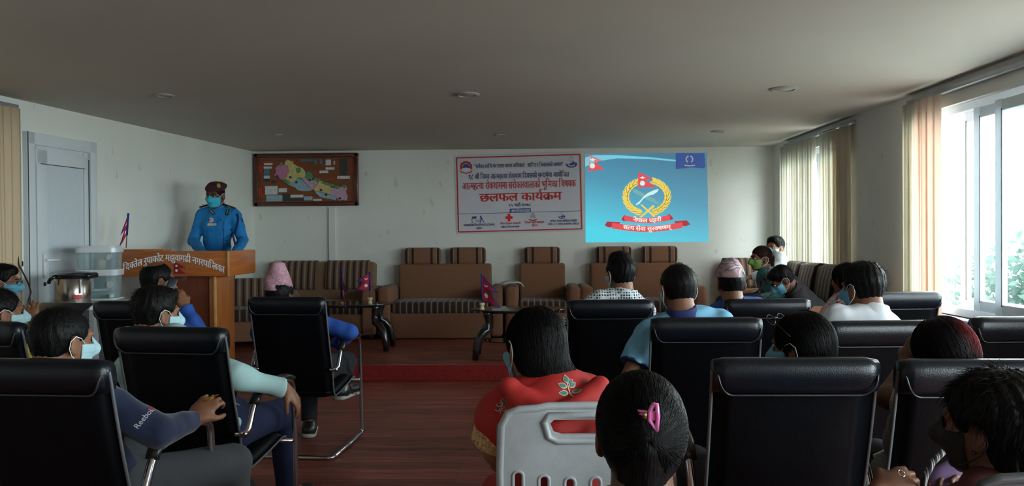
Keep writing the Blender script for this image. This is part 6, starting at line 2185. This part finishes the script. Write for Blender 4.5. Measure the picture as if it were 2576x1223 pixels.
p14_ = person('woman in pink and white printed top mostly hidden behind the man in white', HP(2124, 660, 5.7), chair=cx2, yaw=math.radians(90), hyaw=math.radians(24), hpitch=.1, skinm=SK2, shirt=PINKP, hair='long', h=.008, shw=.155, bulk=.92)
p15_ = person('man in white shirt with blue mask and thick black hair on the right', HP(2167, 655, 3.76, .135), chair=ch[9], yaw=math.radians(4), hyaw=math.radians(27), hpitch=.10, skinm=SK2, shirt=WSH, collar=WSH, mask='blue', hair='thick', nape=-.084, h=.0058, nstr=1400, shw=.195, bulk=1.05)
p17_ = person('woman wearing glasses on top of her black hair, with a blue mask', HP(2014, 780, 2.64), chair=ch[8], yaw=math.radians(3), hyaw=math.radians(42), hpitch=.10, skinm=SK3, shirt=BLKC, mask='blue', hair='smooth', h=.0055, nstr=1800, shw=.155, bulk=.92, thick=.008)
bm = B()
for s in (-1, 1):
    c0 = Vector((s * .034, .082, .098))
    tube(bm, [c0 + Vector((.023 * math.cos(a), .008 * math.sin(a), .018 * math.sin(a))) for a in [2 * PI * i / 14 for i in range(15)]], .0016, 5); tube(bm, [(s * .056, .078, .102), (s * .082, .03, .085), (s * .094, -.02, .045)], .0015, 5)
tube(bm, [(-.012, .083, .102), (0, .086, .106), (.012, .083, .102)], .0016, 5)
on_head(p17_, 'glasses', bm, mat('spectacle_frame', (.02, .02, .02), .3, .5))
p18_ = person('woman with red-dyed black hair leaning her cheek on her hand, lower right', HP(2370, 798, 2.54), hip=(P(2345, 1100, 2.52).x, ch[12].location.y + .06, .53), yaw=math.radians(8), hyaw=math.radians(16), hpitch=.22, hroll=-.1, skinm=SK3, shirt=GREYS, hair='smooth', hairm=HRED, h=.0055, nstr=2000, shw=.155, bulk=.92, thick=.012, target=(.02, -.13, -.07), sleeve='rolled' if False else 'short',
              arms={'L': dict(e=P(2232, 1000, 2.56), w=P(2282, 915, 2.66), d=(.3, .1, .6), n=(-.8, -.3, 0), curl=.9)})

# --- the two women nearest the aisle and the one at the right corner
p21_ = person('woman in red sari with gold sleeve bands and long dark hair in a low knot', P(1341, 878, 2.30), hip=(FC1.location.x - .06, FC1.location.y + .0, .54), yaw=math.radians(4), hyaw=math.radians(30), hpitch=.16, hroll=.10, skinm=SK2, shirt=SARI, sleeve='short', mask='blue', hair='sideknot', h=.005, nstr=2600, shw=.162, neckpull=(.035, 0, .03), bulk=1.0, thick=.009, trousers=SARI, target=(.045, -.12, -.085),
              arms={'L': dict(e=P(1250, 1135, 2.26), w=P(1262, 1170, 2.42), d=(.4, .8, -.1), n=(0, 0, 1)), 'R': dict(e=P(1530, 1110, 2.30), w=P(1480, 1160, 2.5), d=(-.4, .8, -.1), n=(0, 0, 1))})
shs = kid(p21_['root'], 'shirt')
NB, su, br, bf = p21_['NB'], p21_['su'], p21_['br'], p21_['bf']
for s in (-1, 1):
    S0, E, Wp, _, _ = p21_['arm'][s]; dn = nrm(E - S0)
    v_, q_ = solid([Cap(S0 + (E - S0) * .34, S0 + (E - S0) * .86, .084, .082, cut=True, k=.0)], .006, cuts=[(lambda p, S0=S0, E=E, dn=dn: (S0 + (E - S0) * .40 - p) @ dn)], noise=folds(9, .002))
    vmesh('gold_sleeve_band', v_, q_, GOLDC, shs, p21_['base'])
# shawl: a loose layer over the shoulders with rounded folds hanging across the back
tor = [Cap(NB - su * .30 + bf * .0, NB - su * .10, .155, .142, bf, .78, k=.06), Cap(NB - su * .085 - br * .12, NB - su * .085 + br * .12, .080, .080, k=.05)]
for s in (-1, 1): tor.append(Cap(NB - su * .03, p21_['arm'][s][0] + (p21_['arm'][s][1] - p21_['arm'][s][0]) * .34, .068, .073, k=.07))
for i, (dz_, rr__, w_) in enumerate(((-.045, .018, .115), (-.085, .016, .135), (-.135, .013, .13))):
    n_ = 9; pts = []
    for j in range(n_):
        a = -1 + 2 * j / (n_ - 1)
        pts.append(NB + su * (dz_ * (1 - a * a) * 1.4 + .02) + br * a * w_ - bf * (.10 + .045 * (1 - a * a)) * (1 - .25 * abs(a)))
    for a, b in zip(pts, pts[1:]): tor.append(Cap(a, b, rr__, rr__, k=.03))
v_, q_ = solid(tor, .006, noise=folds(41, .006, 10, 30), subs=[Cap(NB + su * .01, p21_['H'], .058, .06, k=.01)])
shawl = vmesh('shawl', v_, q_, SARI, shs, p21_['base'])
b21 = bvh(shawl)
PAL = mat('pale_embroidery', (.55, .42, .30), .6); TEA_ = mat('teal_embroidery', (.05, .20, .20), .6); DKE = mat('dark_embroidery', (.08, .02, .02), .6)
lf = lambda L, w, a, ox=0, oy=0: [(ox + x, oy + y) for x, y in leaf(0, 0, L, w, a)]
for (px_, py_, k_, r0_) in ((1430, 978, .034, .0), (1262, 1024, .020, .3)):
    leaves = [(.9, .28, 1.5, -.0, .45), (.8, .26, .55, .1, .1), (.85, .26, 2.6, -.1, .1), (.8, .25, .05, .1, -.45), (.85, .26, 3.0, -.1, -.4), (.7, .22, .75, .1, .35)]
    patch(p21_, shawl, 'embroidered_leaf', [lf(L, w, a + r0_, ox, oy) for L, w, a, ox, oy in leaves], px_, py_, PAL, k_, b21, .0012)
    patch(p21_, shawl, 'leaf_filling', [lf(L * .7, w * .62, a + r0_, ox + .12 * math.cos(a), oy + .12 * math.sin(a)) for L, w, a, ox, oy in leaves], px_, py_, TEA_ if k_ > .025 else DKE, k_, b21, .0012, lift=.0022)
    patch(p21_, shawl, 'embroidered_stem', grid_poly(-.05, .05, -.95, .7, 1, 5), px_, py_, PAL, k_, b21, .0012)

p22_ = person('woman seen from behind with black hair twisted up in a pink claw clip', P(1609, 1092, 1.66), hip=(FC3.location.x, FC3.location.y + .05, .53), yaw=math.radians(0), hyaw=math.radians(-2), hpitch=-.04, hs=1.10, skinm=SK3, shirt=MAROON, sleeve='short', hair='pulled', h=.005, nstr=4200, shw=.155, bulk=.9, thick=.009, nape=-.064, target=(.0, -.14, .03), trousers=MAROON)
# claw clip
PNKP = mat('pink_clip_plastic', (.70, .16, .42), .3, coat=.3); hb22 = bvh(kid(p22_['root'], 'hair'))
cpos, cn = on_surface(hb22, 1636, 1042)
if cpos is None: cpos, cn = P(1636, 1042, 1.5), Vector((0, -1, 0))
cl = thing('hair_claw_clip', 'pink plastic claw clip in the black hair of the woman in front', 'hair clip', tuple(cpos + cn * .004))
R3 = frame_at(cpos, Vector((cn.x * .3, -1, cn.z * .3))); cl.matrix_basis = Matrix.Translation(cpos + cn * .006) @ R3.to_4x4() @ Matrix.Rotation(math.radians(-3), 4, 'Y')
K = 1.54 / F / 3.9 * 1.12
bm = B()
tube(bm, [(x * K, y_, z * K) for x, y_, z in ((-2, -.012, 110), (30, -.016, 115), (38, -.016, 0), (26, -.014, -125), (8, -.012, -90), (-30, -.010, -30), (-28, -.010, 40), (-4, -.012, 95), (20, -.014, 118))], .0042, 8)
ob('clip_wing', bm, PNKP, cl, smooth=True)
bm = B(); add_box(bm, (-2 * K, -.010, 5 * K), (62 * K, .006, 85 * K), .003, 3); ob('clip_plate', bm, PNKP, cl, angle=50)
bm = B()
for z in (-42, -16, 12, 38): tube(bm, [(-50 * K, -.006, z * K), (-92 * K, .002, (z - 2) * K), (-122 * K, .014, (z - 4) * K)], [.0032, .003, .0018], 6)
ob('clip_teeth', bm, PNKP, cl, smooth=True)
bm = B(); tube(bm, [(-66 * K, -.011, 42 * K), (-66 * K, -.011, -12 * K)], .003, 8); ob('clip_spring', bm, mat('brass_spring', (.55, .35, .12), .3, .9), cl, smooth=True)

p20_ = person('woman with curly black hair, black mask and an ear stud at the right corner', P(2488, 1076, 1.74), hip=(FC2.location.x - .04, FC2.location.y + .02, .53), yaw=math.radians(20), hyaw=math.radians(36), hpitch=.02, skinm=SK3, shirt=MAROON, sleeve='short', mask='black', hair='fluffy', h=.005, nstr=3500, shw=.155, bulk=.92, trousers=MAROON,
              arms={'L': dict(e=P(2150, 1330, 1.85), w=P(2215, 1238, 2.0), d=(.85, .2, .35), n=(-.25, -.55, .75), curl=.75, spread=.1), 'R': dict(e=P(2560, 1330, 1.9), w=P(2462, 1232, 2.06), d=(-.8, -.1, .45), n=(.2, .3, .9), curl=.5)})
bm = B(); bmesh.ops.create_uvsphere(bm, u_segments=12, v_segments=8, radius=.0045); bmesh.ops.translate(bm, verts=bm.verts, vec=(-.0835, -.004, -.042)); on_head(p20_, 'ear_stud', bm, mat('dark_stud', (.01, .008, .012), .3))
W_ = Vector([float(a) for a in p20_['arm'][-1][2]])
rb = P(2268, 1191, 1.985)
bm = B(); tube(bm, [rb + Vector((.0075 * math.cos(a), .008 * math.sin(a), .006 * math.sin(a))) - Vector([float(a_) for a_ in p20_['base']]) for a in [2 * PI * i / 14 for i in range(15)]], .0016, 6)
ob('ring', bm, mat('silver_ring', (.7, .68, .62), .25, 1.), p20_['root'], smooth=True)
# purple handbag with a patterned rolled handle
hb = thing('handbag', 'purple handbag with a black and white patterned handle held at the lower right', 'bag', tuple(P(2405, 1240, 2.05)))
def bagf(p):
    return None
v_, q_ = solid([Ell((0, 0, 0), (.085, .035, .085), k=.02), Ell((.03, .0, .035), (.05, .03, .05), k=.03), Cap((-.06, 0, -.05), (.06, 0, -.05), .05, .05, k=.03)], .006, noise=folds(77, .006, 20, 60))
vmesh('bag_body', v_, q_, mat('purple_bag_cloth', (.20, .12, .26), .6, var=.25, vs=14), hb)
bm = B(); B0 = hb.location
pts = [P(x, y, z) - B0 for x, y, z in ((2318, 1250, 1.99), (2326, 1205, 1.98), (2345, 1165, 1.98), (2375, 1135, 1.99), (2410, 1122, 2.0), (2440, 1124, 2.03), (2458, 1140, 2.06))]
tube(bm, pts, .0078, 10); ob('bag_handle', bm, stripes('handle_pattern', [(0, (.01, .008, .012)), (.55, (.45, .42, .42)), (.72, (.01, .008, .012)), (.86, (.4, .38, .38))], .016, axis=0), hb, smooth=True)
